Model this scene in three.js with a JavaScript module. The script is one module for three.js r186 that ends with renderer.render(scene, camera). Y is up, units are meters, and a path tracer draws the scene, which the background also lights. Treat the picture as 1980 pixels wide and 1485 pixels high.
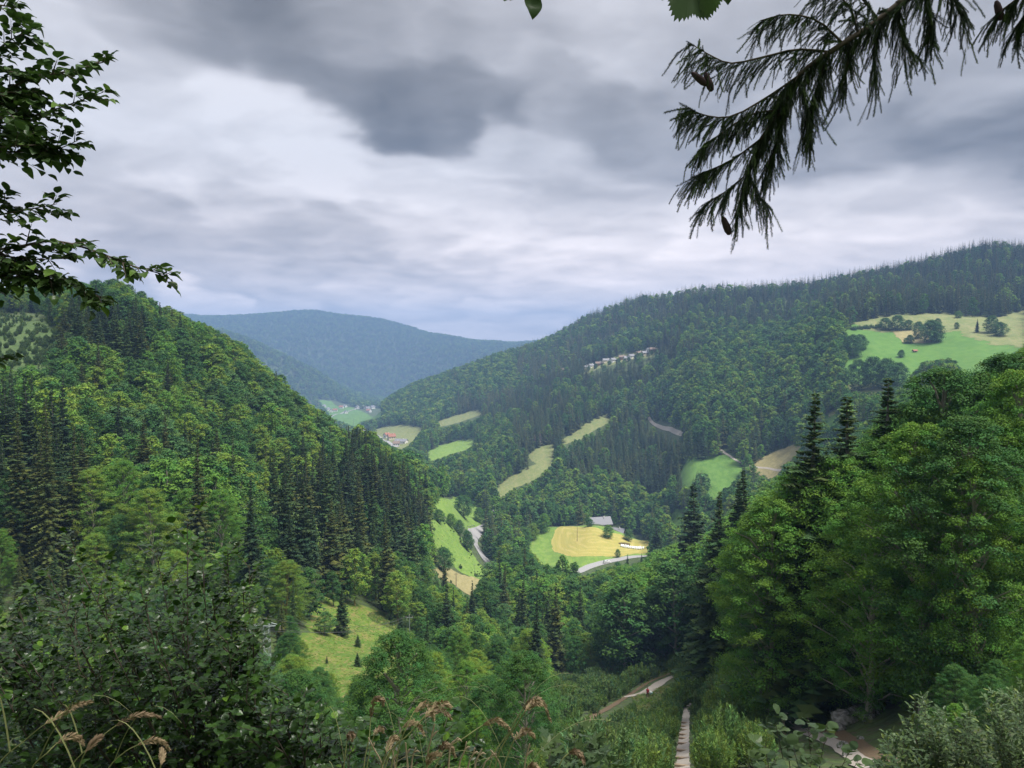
import * as THREE from 'three';
import { ImprovedNoise } from 'three/addons/math/ImprovedNoise.js';
import { mergeGeometries } from 'three/addons/utils/BufferGeometryUtils.js';
import { MarchingCubes } from 'three/addons/objects/MarchingCubes.js';

// ---------------------------------------------------------------- camera
const started = Date.now(), stage = (...w) => console.log(((Date.now() - started) / 1000).toFixed(1), ...w);
const scene = new THREE.Scene();
const F = 1500, CX = 990, CY = 742.5, HORIZON = 668;            // lens of the photograph, in its pixels
const PITCH = Math.atan((CY - HORIZON) / F);
const camera = new THREE.PerspectiveCamera(2 * Math.atan(CY / F) * 180 / Math.PI, 4 / 3, 0.1, 30000);
camera.rotation.x = -PITCH;
scene.add(camera);
const renderer = new THREE.WebGLRenderer({ antialias: true });
renderer.toneMapping = THREE.LinearToneMapping;
const EXPOSURE = 4.6;
renderer.toneMappingExposure = EXPOSURE;
renderer.shadowMap.enabled = true;

// ---------------------------------------------------------------- helpers: random numbers and noise
function random(seed) {
  let a = seed >>> 0;
  return () => { a = (a + 0x6D2B79F5) | 0; let t = Math.imul(a ^ (a >>> 15), 1 | a); t = (t + Math.imul(t ^ (t >>> 7), 61 | t)) ^ t; return ((t ^ (t >>> 14)) >>> 0) / 4294967296; };
}
const perlin = new ImprovedNoise();
function fbm(x, y, z, octaves) { let s = 0, a = 0.5, f = 1; for (let i = 0; i < octaves; i++) { s += a * perlin.noise(x * f, y * f, z * f + i * 7.3); a *= 0.5; f *= 2.03; } return s; }
const clamp = (x, a, b) => Math.min(b, Math.max(a, x));
const lerp = (a, b, t) => a + (b - a) * t;
const smooth = (a, b, x) => { const t = clamp((x - a) / (b - a), 0, 1); return t * t * (3 - 2 * t); };
const V = (x, y, z) => new THREE.Vector3(x, y, z);

// the ray of a pixel of the photograph: sideways and upwards per metre of distance along -z
function slopes(px, py) {
  const u = (px - CX) / F, v = (CY - py) / F, c = Math.cos(PITCH), s = Math.sin(PITCH), d = c + v * s;
  return [u / d, (v * c - s) / d];
}
const P = (px, py, D) => { const [a, b] = slopes(px, py); return V(a * D, b * D, -D); };
function pixelOf(x, y, z) {
  const c = Math.cos(PITCH), s = Math.sin(PITCH), depth = -z * c - y * s, up = y * c - z * s;
  return depth > 0.05 ? [CX + F * x / depth, CY - F * up / depth] : [NaN, NaN];
}

// ---------------------------------------------------------------- sky: heavy broken overcast
const toLinear = (c) => (c <= 0.04045 ? c / 12.92 : Math.pow((c + 0.055) / 1.055, 2.4));
function makeSky() {
  const W = 3072, H = 1536, data = new Float32Array(W * H * 4);
  // brightness of the cloud base where the photograph shows it (pixel, pixel, grey 0-255, reach in degrees)
  const spots = [
    [60, 40, 205, 4], [110, 170, 212, 4], [180, 120, 205, 3], [60, 330, 180, 4], [160, 330, 190, 4], [250, 200, 214, 3], [240, 20, 178, 2.5], [330, 30, 150, 3],
    [430, 75, 140, 3.2], [300, 95, 190, 2], [560, 110, 128, 3.6], [640, 170, 118, 3], [760, 200, 112, 3], [860, 170, 120, 3], [860, 225, 120, 2.4], [960, 200, 130, 3],
    [700, 60, 150, 3.4], [850, 40, 168, 3.4], [1000, 60, 182, 4], [1130, 40, 196, 4], [1250, 90, 192, 4], [1080, 180, 160, 3.6], [1200, 220, 150, 3.4], [1320, 190, 165, 3.6], [1300, 290, 158, 3],
    [400, 170, 222, 3], [480, 230, 228, 3.2], [590, 260, 230, 3], [680, 300, 226, 3], [760, 300, 218, 2.4], [400, 300, 212, 3], [300, 290, 205, 3], [560, 350, 208, 3], [480, 400, 192, 3],
    [850, 300, 216, 2.6], [950, 265, 208, 2.2], [1020, 300, 188, 2.4], [820, 370, 216, 3], [960, 350, 212, 3], [1110, 330, 196, 3], [1240, 350, 188, 3],
    [250, 420, 170, 3], [380, 470, 158, 3], [330, 500, 146, 3], [500, 490, 160, 3], [640, 470, 178, 3], [640, 520, 152, 2.4], [760, 510, 168, 2.6], [780, 440, 200, 3], [930, 430, 208, 3], [1080, 430, 204, 3],
    [920, 520, 172, 2.4], [1060, 520, 188, 2.6], [1200, 430, 204, 3], [1330, 420, 210, 3], [1250, 510, 196, 3], [420, 545, 158, 1.8], [520, 560, 170, 1.8], [620, 562, 172, 1.8],
    [330, 565, 212, 1.6], [420, 585, 218, 1.6], [540, 592, 200, 1.6], [700, 600, 190, 1.8], [820, 610, 204, 1.8], [930, 625, 208, 1.8], [860, 575, 180, 1.8], [1040, 600, 196, 2],
    [1450, 300, 176, 3.4], [1560, 330, 158, 3], [1640, 260, 152, 3], [1750, 220, 138, 3], [1850, 260, 126, 3], [1930, 230, 130, 3], [1840, 305, 128, 2.2], [1960, 300, 134, 3], [1700, 310, 158, 2.6],
    [1560, 80, 186, 4], [1420, 60, 178, 4], [1750, 120, 172, 4], [1900, 120, 170, 4], [1950, 40, 178, 4], [1500, 400, 204, 3], [1640, 400, 196, 3], [1760, 370, 196, 3], [1900, 380, 188, 3],
    [1450, 480, 200, 3], [1600, 470, 194, 3], [1800, 440, 190, 3], [1950, 450, 178, 3],
  ].map(([px, py, g, reach]) => { const [a, b] = slopes(px, py); return [Math.atan(a) * 57.3, Math.atan2(b, Math.hypot(1, a)) * 57.3, g, 1 / (2 * reach * reach * 0.14)]; });
  const BASE = 172;
  for (let j = 0; j < H; j++) {
    const el = ((j + 0.5) / H - 0.5) * Math.PI;
    for (let i = 0; i < W; i++) {
      const o = (j * W + i) * 4; data[o + 3] = 1;
      if (el < -0.01) { data[o] = 0.16 / EXPOSURE; data[o + 1] = 0.18 / EXPOSURE; data[o + 2] = 0.15 / EXPOSURE; continue; }
      const az = ((i + 0.5) / W - 0.5) * 2 * Math.PI, x = Math.cos(az) * Math.cos(el), y = Math.max(0, Math.sin(el)), z = Math.sin(az) * Math.cos(el);
      const k = 1 / (y + 0.13), cx = x * k, cz = z * k;         // where the line of sight meets the cloud layer
      const wx = fbm(cx * 1.3 + 3, cz * 1.3, 1.7, 6), wz = fbm(cx * 1.3, cz * 1.3 + 8, 5.1, 6);
      const big = fbm(cx * 0.42 + 0.5 * wx, cz * 0.42 + 0.5 * wz, 9.2, 3);
      const n = fbm(cx * 1.1 + 1.2 * wx, cz * 1.1 + 1.2 * wz, 2.2, 6), fine = fbm(cx * 3.4 + 2 * wz, cz * 3.4, 6.6, 5), puff = Math.abs(fbm(cx * 2.3 + 1.5 * wx, cz * 2.3 + 1.5 * wz, 4.4, 6));
      const A = Math.atan2(x, -z) * 57.3 + 4.4 * wx + 2.0 * n, E = el * 57.3 + (1.0 + 0.05 * el * 57.3) * 2.2 * wz + 1.1 * fine;
      let s = 1e-5, sv = 0;
      let v0 = BASE + 70 * big;
      sv = s * v0;
      if (Math.abs(A) < 52 && E < 40) for (const [a, e, g, r] of spots) { const q = ((A - a) ** 2 * 0.8 + (E - e) ** 2 * 1.5) * r; if (q < 22) { const w = Math.exp(-q); s += w; sv += w * g; } }
      let g = sv / s + 26 * n + 30 * fine + 46 * (0.13 - puff);
      g = clamp(1.07 * g + 2, 98, 248) / 255;
      const L = toLinear(g) / EXPOSURE * (1 + 2 * Math.max(0, y - 0.36)) * (1 + 0.95 * smooth(13, 0.5, el * 57.3)), cool = smooth(0.82, 0.42, g);
      const low = smooth(15, 1, el * 57.3);   // cream light under the cloud deck
      data[o] = L * (0.985 + 0.34 * low); data[o + 1] = L * (0.98 + 0.13 * low); data[o + 2] = L * (1.035 - 0.02 * cool - 0.05 * low);
    }
  }
  const t = new THREE.DataTexture(data, W, H, THREE.RGBAFormat, THREE.FloatType);
  t.mapping = THREE.EquirectangularReflectionMapping; t.magFilter = t.minFilter = THREE.LinearFilter; t.needsUpdate = true;
  return t;
}
const skyTexture = makeSky();
scene.background = skyTexture; scene.environment = skyTexture;
const sun = new THREE.DirectionalLight(new THREE.Color(1.0, 0.965, 0.9), 1.5);
sun.position.set(1000, 2100, 150); sun.target.position.set(0, 0, -300);
sun.castShadow = true; sun.shadow.radius = 60; sun.shadow.mapSize.set(4096, 4096);
Object.assign(sun.shadow.camera, { left: -2500, right: 2500, top: 2500, bottom: -2500, near: 10, far: 9000 });
scene.add(sun, sun.target);
scene.fog = new THREE.FogExp2(new THREE.Color().setRGB(0.36, 0.58, 1.0), 0.0002);
stage('sky done');

// ---------------------------------------------------------------- objects: names, labels, building
const taken = new Map();
const numbered = (name) => { const n = taken.get(name) ?? 0; taken.set(name, n + 1); return n ? name + '_' + String(n).padStart(3, '0') : name; };
function tag(o, label, category, group) { o.userData.label = label; o.userData.category = category; if (group) o.userData.group = group; return o; }
function thing(name, label, category, at = null, group = null) { const g = new THREE.Group(); g.name = numbered(name); if (at) g.position.copy(at); scene.add(g); return tag(g, label, category, group); }
function part(name, geometry, material, parent, label) {
  const m = new THREE.Mesh(geometry, material); m.name = name; m.castShadow = m.receiveShadow = true; parent.add(m);
  if (label) m.userData.label = label;
  return m;
}
function structure(name, geometry, material) { const m = part(numbered(name), geometry, material, scene); m.userData.kind = 'structure'; return m; }

// collects faces: every face keeps a flat shade unless normals are asked for
class Faces {
  constructor() { this.p = []; this.c = []; this.i = []; this.uv = []; }
  vertex(x, y, z, c, u = 0, v = 0) { this.p.push(x, y, z); if (c) this.c.push(c[0], c[1], c[2]); this.uv.push(u, v); return this.p.length / 3 - 1; }
  tri(a, b, c) { this.i.push(a, b, c); }
  quad(a, b, c, d) { this.i.push(a, b, c, a, c, d); }
  geometry(normals = false) {
    const g = new THREE.BufferGeometry();
    g.setAttribute('position', new THREE.Float32BufferAttribute(this.p, 3));
    g.setAttribute('uv', new THREE.Float32BufferAttribute(this.uv, 2));
    if (this.c.length) g.setAttribute('color', new THREE.Float32BufferAttribute(this.c, 3));
    g.setIndex(this.i);
    if (normals) g.computeVertexNormals();
    return g;
  }
  // a rod that tapers along a list of points
  tube(points, radii, sides = 6, c = null, cap = true) {
    const n = points.length, rings = [];
    let side = V(1, 0, 0);
    for (let k = 0; k < n; k++) {
      const d = points[Math.min(n - 1, k + 1)].clone().sub(points[Math.max(0, k - 1)]).normalize();
      side.addScaledVector(d, -side.dot(d)); if (side.lengthSq() < 1e-4) side.set(0, 0, 1).addScaledVector(d, -d.z); side.normalize();
      const other = d.clone().cross(side), ring = [];
      for (let s = 0; s < sides; s++) { const a = s / sides * 2 * Math.PI, q = points[k].clone().addScaledVector(side, Math.cos(a) * radii[k]).addScaledVector(other, Math.sin(a) * radii[k]); ring.push(this.vertex(q.x, q.y, q.z, c, s / sides * 2, k * 0.5)); }
      rings.push(ring); side = side.clone();
    }
    for (let k = 0; k + 1 < n; k++) for (let s = 0; s < sides; s++) this.quad(rings[k][s], rings[k][(s + 1) % sides], rings[k + 1][(s + 1) % sides], rings[k + 1][s]);
    if (cap) { const p = points[n - 1], t = this.vertex(p.x, p.y, p.z, c); for (let s = 0; s < sides; s++) this.tri(rings[n - 1][s], rings[n - 1][(s + 1) % sides], t); }
    return this;
  }
  box(cx, cy, cz, sx, sy, sz, c = null, turn = 0) {
    const co = Math.cos(turn), si = Math.sin(turn), at = [];
    const put = (x, y, z) => this.vertex(cx + x * co + z * si, cy + y, cz - x * si + z * co, c, x + z, y);
    const X = sx / 2, Y = sy / 2, Z = sz / 2;
    for (const q of [[[-X, -Y, Z], [X, -Y, Z], [X, Y, Z], [-X, Y, Z]], [[X, -Y, -Z], [-X, -Y, -Z], [-X, Y, -Z], [X, Y, -Z]], [[X, -Y, Z], [X, -Y, -Z], [X, Y, -Z], [X, Y, Z]], [[-X, -Y, -Z], [-X, -Y, Z], [-X, Y, Z], [-X, Y, -Z]], [[-X, Y, Z], [X, Y, Z], [X, Y, -Z], [-X, Y, -Z]], [[-X, -Y, -Z], [X, -Y, -Z], [X, -Y, Z], [-X, -Y, Z]]]) this.quad(...q.map((e) => put(...e)));
    return this;
  }
}
function colourMap(size, paint, repeat = 1) {
  const d = new Uint8Array(size * size * 4), to = (c) => 255 * (c <= 0.0031308 ? c * 12.92 : 1.055 * Math.pow(c, 1 / 2.4) - 0.055);
  for (let j = 0; j < size; j++) for (let i = 0; i < size; i++) { const c = paint(i / size, j / size), o = (j * size + i) * 4; d[o] = clamp(to(c[0]), 0, 255); d[o + 1] = clamp(to(c[1]), 0, 255); d[o + 2] = clamp(to(c[2]), 0, 255); d[o + 3] = 255; }
  const t = new THREE.DataTexture(d, size, size); t.wrapS = t.wrapT = THREE.RepeatWrapping; t.magFilter = THREE.LinearFilter; t.minFilter = THREE.LinearMipmapLinearFilter; t.colorSpace = THREE.SRGBColorSpace; t.repeat.set(repeat, repeat); t.needsUpdate = true;
  return t;
}
// noise that repeats after one tile
function tileNoise(u, v, f, octaves, seed) { const b = 1 / (2 * Math.PI), a = u * 2 * Math.PI, c = v * 2 * Math.PI; let s = 0, w = 0.5; for (let k = 0; k < octaves; k++) { const r = f * b; s += w * (perlin.noise(Math.cos(a) * r + seed, Math.sin(a) * r + seed, Math.cos(c) * r) + perlin.noise(Math.sin(c) * r + seed * 2, Math.cos(a) * r, Math.sin(a) * r + 9)); w *= 0.55; f *= 2.1; } return s; }
const mix3 = (a, b, t) => [lerp(a[0], b[0], t), lerp(a[1], b[1], t), lerp(a[2], b[2], t)];
const standard = (r, g, b, more = {}) => new THREE.MeshStandardMaterial({ color: new THREE.Color().setRGB(r, g, b), roughness: 0.9, side: THREE.DoubleSide, ...more });

// ---------------------------------------------------------------- terrain: valley profiles, each a line of sight with (distance, pixel height of the ground)
const PROFILES = [
  [-1200, [[2, 1840], [20, 1540], [60, 1640], [110, 1480], [150, 1240], [200, 1000], [300, 740], [400, 620], [600, 560], [1000, 560], [3000, 590], [9500, 640]]],
  [-400, [[2, 1840], [20, 1560], [60, 1690], [110, 1540], [150, 1240], [200, 1010], [300, 740], [400, 625], [600, 575], [1000, 575], [3000, 590], [9500, 640]]],
  [0, [[2, 1840], [20, 1570], [60, 1690], [110, 1540], [150, 1250], [200, 1040], [250, 890], [300, 780], [350, 705], [400, 652], [460, 618], [550, 606], [900, 620], [1500, 640], [3000, 610], [5200, 600], [9500, 640]]],
  [200, [[2, 1840], [20, 1570], [60, 1680], [110, 1530], [150, 1260], [200, 1070], [250, 940], [300, 838], [350, 756], [400, 690], [470, 616], [560, 625], [800, 700], [1500, 720], [3000, 640], [5200, 606], [6500, 640], [9500, 660]]],
  [400, [[2, 1840], [20, 1570], [60, 1660], [110, 1500], [150, 1280], [200, 1120], [250, 1010], [300, 918], [350, 842], [400, 775], [480, 690], [560, 705], [700, 800], [1000, 860], [1500, 830], [2200, 770], [3300, 640], [4000, 665], [5300, 613], [6500, 650], [9500, 670]]],
  [600, [[2, 1840], [20, 1570], [60, 1640], [110, 1440], [150, 1310], [200, 1215], [250, 1130], [300, 1065], [350, 990], [400, 922], [470, 850], [560, 865], [700, 905], [1000, 890], [1500, 850], [2200, 808], [2800, 785], [3300, 716], [3900, 735], [5300, 605], [6500, 650], [9500, 670]]],
  [690, [[2, 1840], [20, 1570], [60, 1620], [110, 1420], [150, 1315], [200, 1245], [250, 1172], [300, 1110], [350, 1050], [400, 985], [470, 905], [530, 882], [650, 910], [1000, 880], [1500, 838], [1900, 822], [2300, 800], [2800, 785], [3300, 768], [3900, 760], [5300, 614], [6500, 650], [9500, 670]]],
  [760, [[2, 1840], [20, 1570], [60, 1610], [110, 1415], [150, 1320], [200, 1252], [250, 1185], [300, 1128], [335, 1098], [400, 1030], [470, 955], [540, 918], [650, 930], [800, 905], [1000, 876], [1200, 852], [1500, 815], [1850, 776], [2200, 800], [2800, 788], [3900, 770], [5300, 626], [6500, 660], [9500, 670]]],
  [850, [[2, 1840], [20, 1570], [60, 1590], [110, 1410], [150, 1330], [200, 1272], [250, 1212], [300, 1158], [350, 1120], [400, 1086], [450, 1046], [520, 988], [580, 958], [650, 962], [800, 922], [1000, 880], [1200, 845], [1500, 795], [1900, 738], [2500, 790], [3900, 775], [5300, 650], [6500, 665], [9500, 670]]],
  [950, [[2, 1840], [20, 1570], [60, 1550], [110, 1400], [150, 1335], [200, 1280], [250, 1225], [300, 1180], [350, 1145], [400, 1118], [450, 1097], [500, 1066], [550, 1032], [600, 1003], [700, 962], [800, 925], [1000, 868], [1200, 828], [1500, 770], [1900, 703], [2500, 780], [3900, 760], [5300, 664], [6500, 672], [9500, 676]]],
  [1050, [[2, 1840], [20, 1570], [60, 1530], [110, 1395], [150, 1340], [200, 1288], [250, 1238], [300, 1193], [350, 1158], [400, 1130], [450, 1104], [475, 1086], [520, 1052], [560, 1026], [620, 1012], [700, 972], [800, 912], [1000, 845], [1200, 795], [1500, 735], [1800, 690], [2050, 670], [2700, 740], [4500, 720], [6800, 662], [9500, 676]]],
  [1150, [[2, 1840], [20, 1570], [60, 1510], [110, 1390], [150, 1342], [200, 1292], [250, 1243], [300, 1200], [350, 1165], [400, 1132], [450, 1100], [480, 1068], [510, 1036], [535, 1019], [560, 1016], [610, 1030], [700, 978], [800, 922], [1000, 842], [1200, 770], [1350, 724], [1600, 690], [1800, 655], [2050, 620], [2700, 660], [4500, 680], [9500, 676]]],
  [1250, [[2, 1840], [20, 1570], [60, 1480], [110, 1380], [150, 1330], [200, 1275], [250, 1222], [300, 1180], [350, 1145], [400, 1115], [450, 1088], [500, 1062], [540, 1047], [580, 1046], [650, 1015], [750, 962], [850, 908], [1000, 846], [1100, 812], [1300, 735], [1400, 694], [1700, 640], [2050, 588], [2700, 630], [4500, 660], [9500, 676]]],
  [1350, [[2, 1840], [20, 1560], [45, 1490], [60, 1450], [100, 1378], [130, 1335], [160, 1285], [200, 1220], [250, 1160], [300, 1116], [350, 1100], [400, 1095], [450, 1086], [500, 1064], [600, 1012], [650, 985], [700, 945], [760, 905], [840, 862], [920, 832], [1000, 800], [1200, 735], [1500, 662], [1800, 608], [2050, 576], [2700, 620], [4500, 650], [9500, 676]]],
  [1500, [[2, 1840], [20, 1545], [40, 1490], [60, 1412], [75, 1335], [90, 1275], [120, 1210], [160, 1150], [250, 1075], [350, 1022], [450, 998], [550, 965], [640, 928], [700, 894], [760, 862], [850, 800], [950, 750], [1100, 700], [1300, 664], [1600, 618], [1950, 570], [2600, 610], [4500, 650], [9500, 676]]],
  [1640, [[2, 1840], [20, 1530], [40, 1480], [52, 1420], [62, 1355], [75, 1285], [100, 1205], [150, 1130], [250, 1045], [400, 940], [500, 872], [600, 815], [700, 775], [760, 752], [850, 705], [950, 665], [1040, 636], [1150, 615], [1350, 592], [1600, 572], [1900, 552], [2600, 600], [4500, 640], [9500, 676]]],
  [1760, [[2, 1840], [20, 1510], [40, 1450], [52, 1370], [65, 1285], [80, 1205], [100, 1130], [150, 1035], [250, 930], [400, 835], [500, 800], [600, 772], [700, 745], [800, 712], [900, 672], [1000, 638], [1080, 612], [1250, 590], [1500, 562], [1850, 528], [2600, 580], [4500, 640], [9500, 676]]],
  [1900, [[2, 1840], [20, 1480], [40, 1380], [52, 1290], [65, 1205], [80, 1125], [100, 1050], [150, 955], [250, 860], [400, 775], [600, 725], [700, 702], [800, 672], [900, 645], [1000, 622], [1090, 610], [1300, 576], [1500, 535], [1720, 496], [2400, 540], [4500, 640], [9500, 676]]],
  [2200, [[2, 1830], [20, 1420], [40, 1250], [60, 1100], [100, 930], [150, 850], [250, 770], [500, 700], [700, 665], [1000, 608], [1500, 530], [2000, 490], [4500, 600], [9500, 670]]],
  [3000, [[2, 1800], [20, 1250], [60, 950], [100, 830], [250, 700], [500, 640], [1000, 580], [2000, 520], [4500, 590], [9500, 670]]],
];
function pchip(xs, ys) {
  const n = xs.length, d = [], m = [];
  for (let k = 0; k + 1 < n; k++) d.push((ys[k + 1] - ys[k]) / (xs[k + 1] - xs[k]));
  m[0] = d[0]; m[n - 1] = d[n - 2];
  for (let k = 1; k + 1 < n; k++) m[k] = d[k - 1] * d[k] <= 0 ? 0 : 2 * d[k - 1] * d[k] / (d[k - 1] + d[k]);
  return (x) => {
    if (x <= xs[0]) return ys[0]; if (x >= xs[n - 1]) return ys[n - 1];
    let k = 0; while (x > xs[k + 1]) k++;
    const h = xs[k + 1] - xs[k], t = (x - xs[k]) / h, t2 = t * t, t3 = t2 * t;
    return (2 * t3 - 3 * t2 + 1) * ys[k] + (t3 - 2 * t2 + t) * h * m[k] + (-2 * t3 + 3 * t2) * ys[k + 1] + (t3 - t2) * h * m[k + 1];
  };
}
// by bearing (0 = straight ahead) and distance; the wood behind the camera climbs on
const columns = PROFILES.map(([px, profile]) => {
  // the steep hill stands closer than the first survey put it
  const near = px <= 690 ? 0.72 : px === 760 ? 0.76 : px === 850 ? 0.9 : 1, [start, deep] = px >= 1350 ? [450, 0.55] : px === 1250 ? [600, 0.62] : px === 1150 ? [600, 0.7] : px === 1050 ? [600, 0.78] : px === 950 ? [600, 0.86] : px === 850 ? [650, 0.93] : [9e9, 1];
  const list = profile.map(([D, py]) => { const d = D < 100 ? D : D <= 600 ? D * near : D; return [d > start ? start + (d - start) * deep : d, py]; });
  const a = Math.atan(slopes(px, HORIZON)[0]), k = Math.cos(a), e = list.map(([D, py]) => slopes(CX, py)[1] * k);
  return [a, pchip(list.map(([D]) => Math.log(D / k)), e)];
});
const hill = (g) => pchip([Math.log(1.5), Math.log(10), Math.log(100), Math.log(400), Math.log(9500)], [-0.8, -0.8 + 0.6 * g + 0.2, g * 0.5 + 0.05, g * 0.35, 0.02]);
columns.unshift([-Math.PI, hill(1)], [-2.2, hill(0.7)], [-1.5, hill(0.2)]);
columns.push([1.5, hill(0.75)], [2.2, hill(1)], [Math.PI, hill(1)]);
const R0 = 1.2, R1 = 9400, ROWS = 372, LOG0 = Math.log(R0), STEP = Math.log(R1 / R0) / (ROWS - 1);
const bearings = [];
for (let a = -180; a < 180.01;) { bearings.push(a * Math.PI / 180); a += Math.abs(a) < 40 || a === -40 ? 0.2 : 2.5; a = Math.round(a * 100) / 100; }
const COLS = bearings.length;
const rawHeights = new Float32Array(COLS * ROWS);
for (let j = 0; j < ROWS; j++) {
  const lr = LOG0 + j * STEP, r = Math.exp(lr), line = pchip(columns.map((c) => c[0]), columns.map((c) => c[1](lr)));
  for (let i = 0; i < COLS; i++) {
    const b = bearings[i], x = Math.sin(b) * r, z = -Math.cos(b) * r;
    let h = line(b) * r;
    h = lerp(-1.65, h, smooth(1.5, 6, r));
    h += clamp(r * 0.007, 0.02, 3.2) * fbm(x / 70, z / 70, 3, 4) * 2 * smooth(4, 30, r);
    h += smooth(5600, 9000, r) * 90 * fbm(x / 1700 + 4, z / 1700, 5, 3);
    if (r > 1500) h += smooth(1900, 3200, r) * (26 * fbm(x / 420, z / 420, 8, 4) + 8 * (Math.abs(perlin.noise(x / 240, z / 240, 2)) - 0.3));
    rawHeights[j * COLS + i] = h;
  }
}
stage('heights done', COLS, ROWS);
function cell(x, z) {
  const b = Math.atan2(x, -z), r = Math.max(R0, Math.hypot(x, z));
  let lo = 0, hi = COLS - 2; while (lo < hi) { const m = (lo + hi + 1) >> 1; if (bearings[m] <= b) lo = m; else hi = m - 1; }
  const s = clamp((Math.log(r) - LOG0) / STEP, 0, ROWS - 1.001), j = Math.floor(s);
  return [lo, j, clamp((b - bearings[lo]) / (bearings[lo + 1] - bearings[lo]), 0, 1), s - j];
}
function groundAt(x, z) {
  const [i, j, u, v] = cell(x, z), o = j * COLS + i, a = rawHeights[o], b = rawHeights[o + 1], c = rawHeights[o + COLS], d = rawHeights[o + COLS + 1];
  return u + v <= 1 ? a + (b - a) * u + (c - a) * v : d + (c - d) * (1 - u) + (b - d) * (1 - v);
}
const onGround = (x, z, up = 0) => V(x, groundAt(x, z) + up, z);
// the first place where the ray of a pixel meets the ground
function hit(px, py, from = 6, to = 9000) {
  const [a, b] = slopes(px, py);
  let last = from;
  for (let D = from; D < to; D *= 1.006) {
    if (b * D <= groundAt(a * D, -D)) { let lo = last, hi = D; for (let k = 0; k < 18; k++) { const m = (lo + hi) / 2; if (b * m <= groundAt(a * m, -m)) hi = m; else lo = m; } return V(a * hi, groundAt(a * hi, -hi), -hi); }
    last = D;
  }
  return null;
}
function seen(x, y, z, slack = 2) {
  for (let t = 0.02; t < 0.97; t *= 1.09) if (groundAt(x * t, z * t) > y * t + slack * t + 0.3) return false;
  return true;
}
const forestFloorMap = colourMap(256, (u, v) => {
  const a = tileNoise(u, v, 14, 5, 3.1), b = tileNoise(u, v, 60, 3, 7.7);
  return mix3(mix3([0.035, 0.058, 0.014], [0.068, 0.108, 0.022], smooth(-0.35, 0.35, a)), [0.075, 0.062, 0.038], smooth(0.1, 0.5, b - 0.3 * a));
});
const reliefMap = colourMap(256, (u, v) => { const g = 0.5 + 0.5 * tileNoise(u, v, 40, 5, 12.5); return [g, g, g]; });
reliefMap.colorSpace = THREE.NoColorSpace;
const groundMaterial = standard(1, 1, 1, { map: forestFloorMap, bumpMap: reliefMap, bumpScale: 0.35 });
{
  const g = new Faces();
  for (let j = 0; j < ROWS; j++) for (let i = 0; i < COLS; i++) { const r = Math.exp(LOG0 + j * STEP), b = bearings[i], x = Math.sin(b) * r, z = -Math.cos(b) * r; g.vertex(x, rawHeights[j * COLS + i], z, null, x / 22, z / 22); }
  for (let j = 0; j + 1 < ROWS; j++) for (let i = 0; i + 1 < COLS; i++) { const o = j * COLS + i; g.tri(o, o + 1, o + COLS); g.tri(o + 1, o + COLS + 1, o + COLS); }
  const c = g.vertex(0, -1.65, 0); for (let i = 0; i + 1 < COLS; i++) g.tri(c, i + 1, i);
  structure('ground', g.geometry(true), groundMaterial);
}

// ---------------------------------------------------------------- sheets that lie on the terrain (meadows, fields, roads)
function inside(poly, x, y) { let c = false; for (let i = 0, j = poly.length - 1; i < poly.length; j = i++) { const [a, b] = poly[i], [d, e] = poly[j]; if ((b > y) !== (e > y) && x < (d - a) * (y - b) / (e - b) + a) c = !c; } return c; }
function toEdge(poly, x, y, closed = true) {
  let m = Infinity;
  for (let i = 0, n = poly.length; i < (closed ? n : n - 1); i++) { const [a, b] = poly[i], [d, e] = poly[(i + 1) % n], dx = d - a, dy = e - b, t = clamp(((x - a) * dx + (y - b) * dy) / (dx * dx + dy * dy + 1e-9), 0, 1), q = (x - a - t * dx) ** 2 + (y - b - t * dy) ** 2; if (q < m) m = q; }
  return Math.sqrt(m);
}
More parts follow.
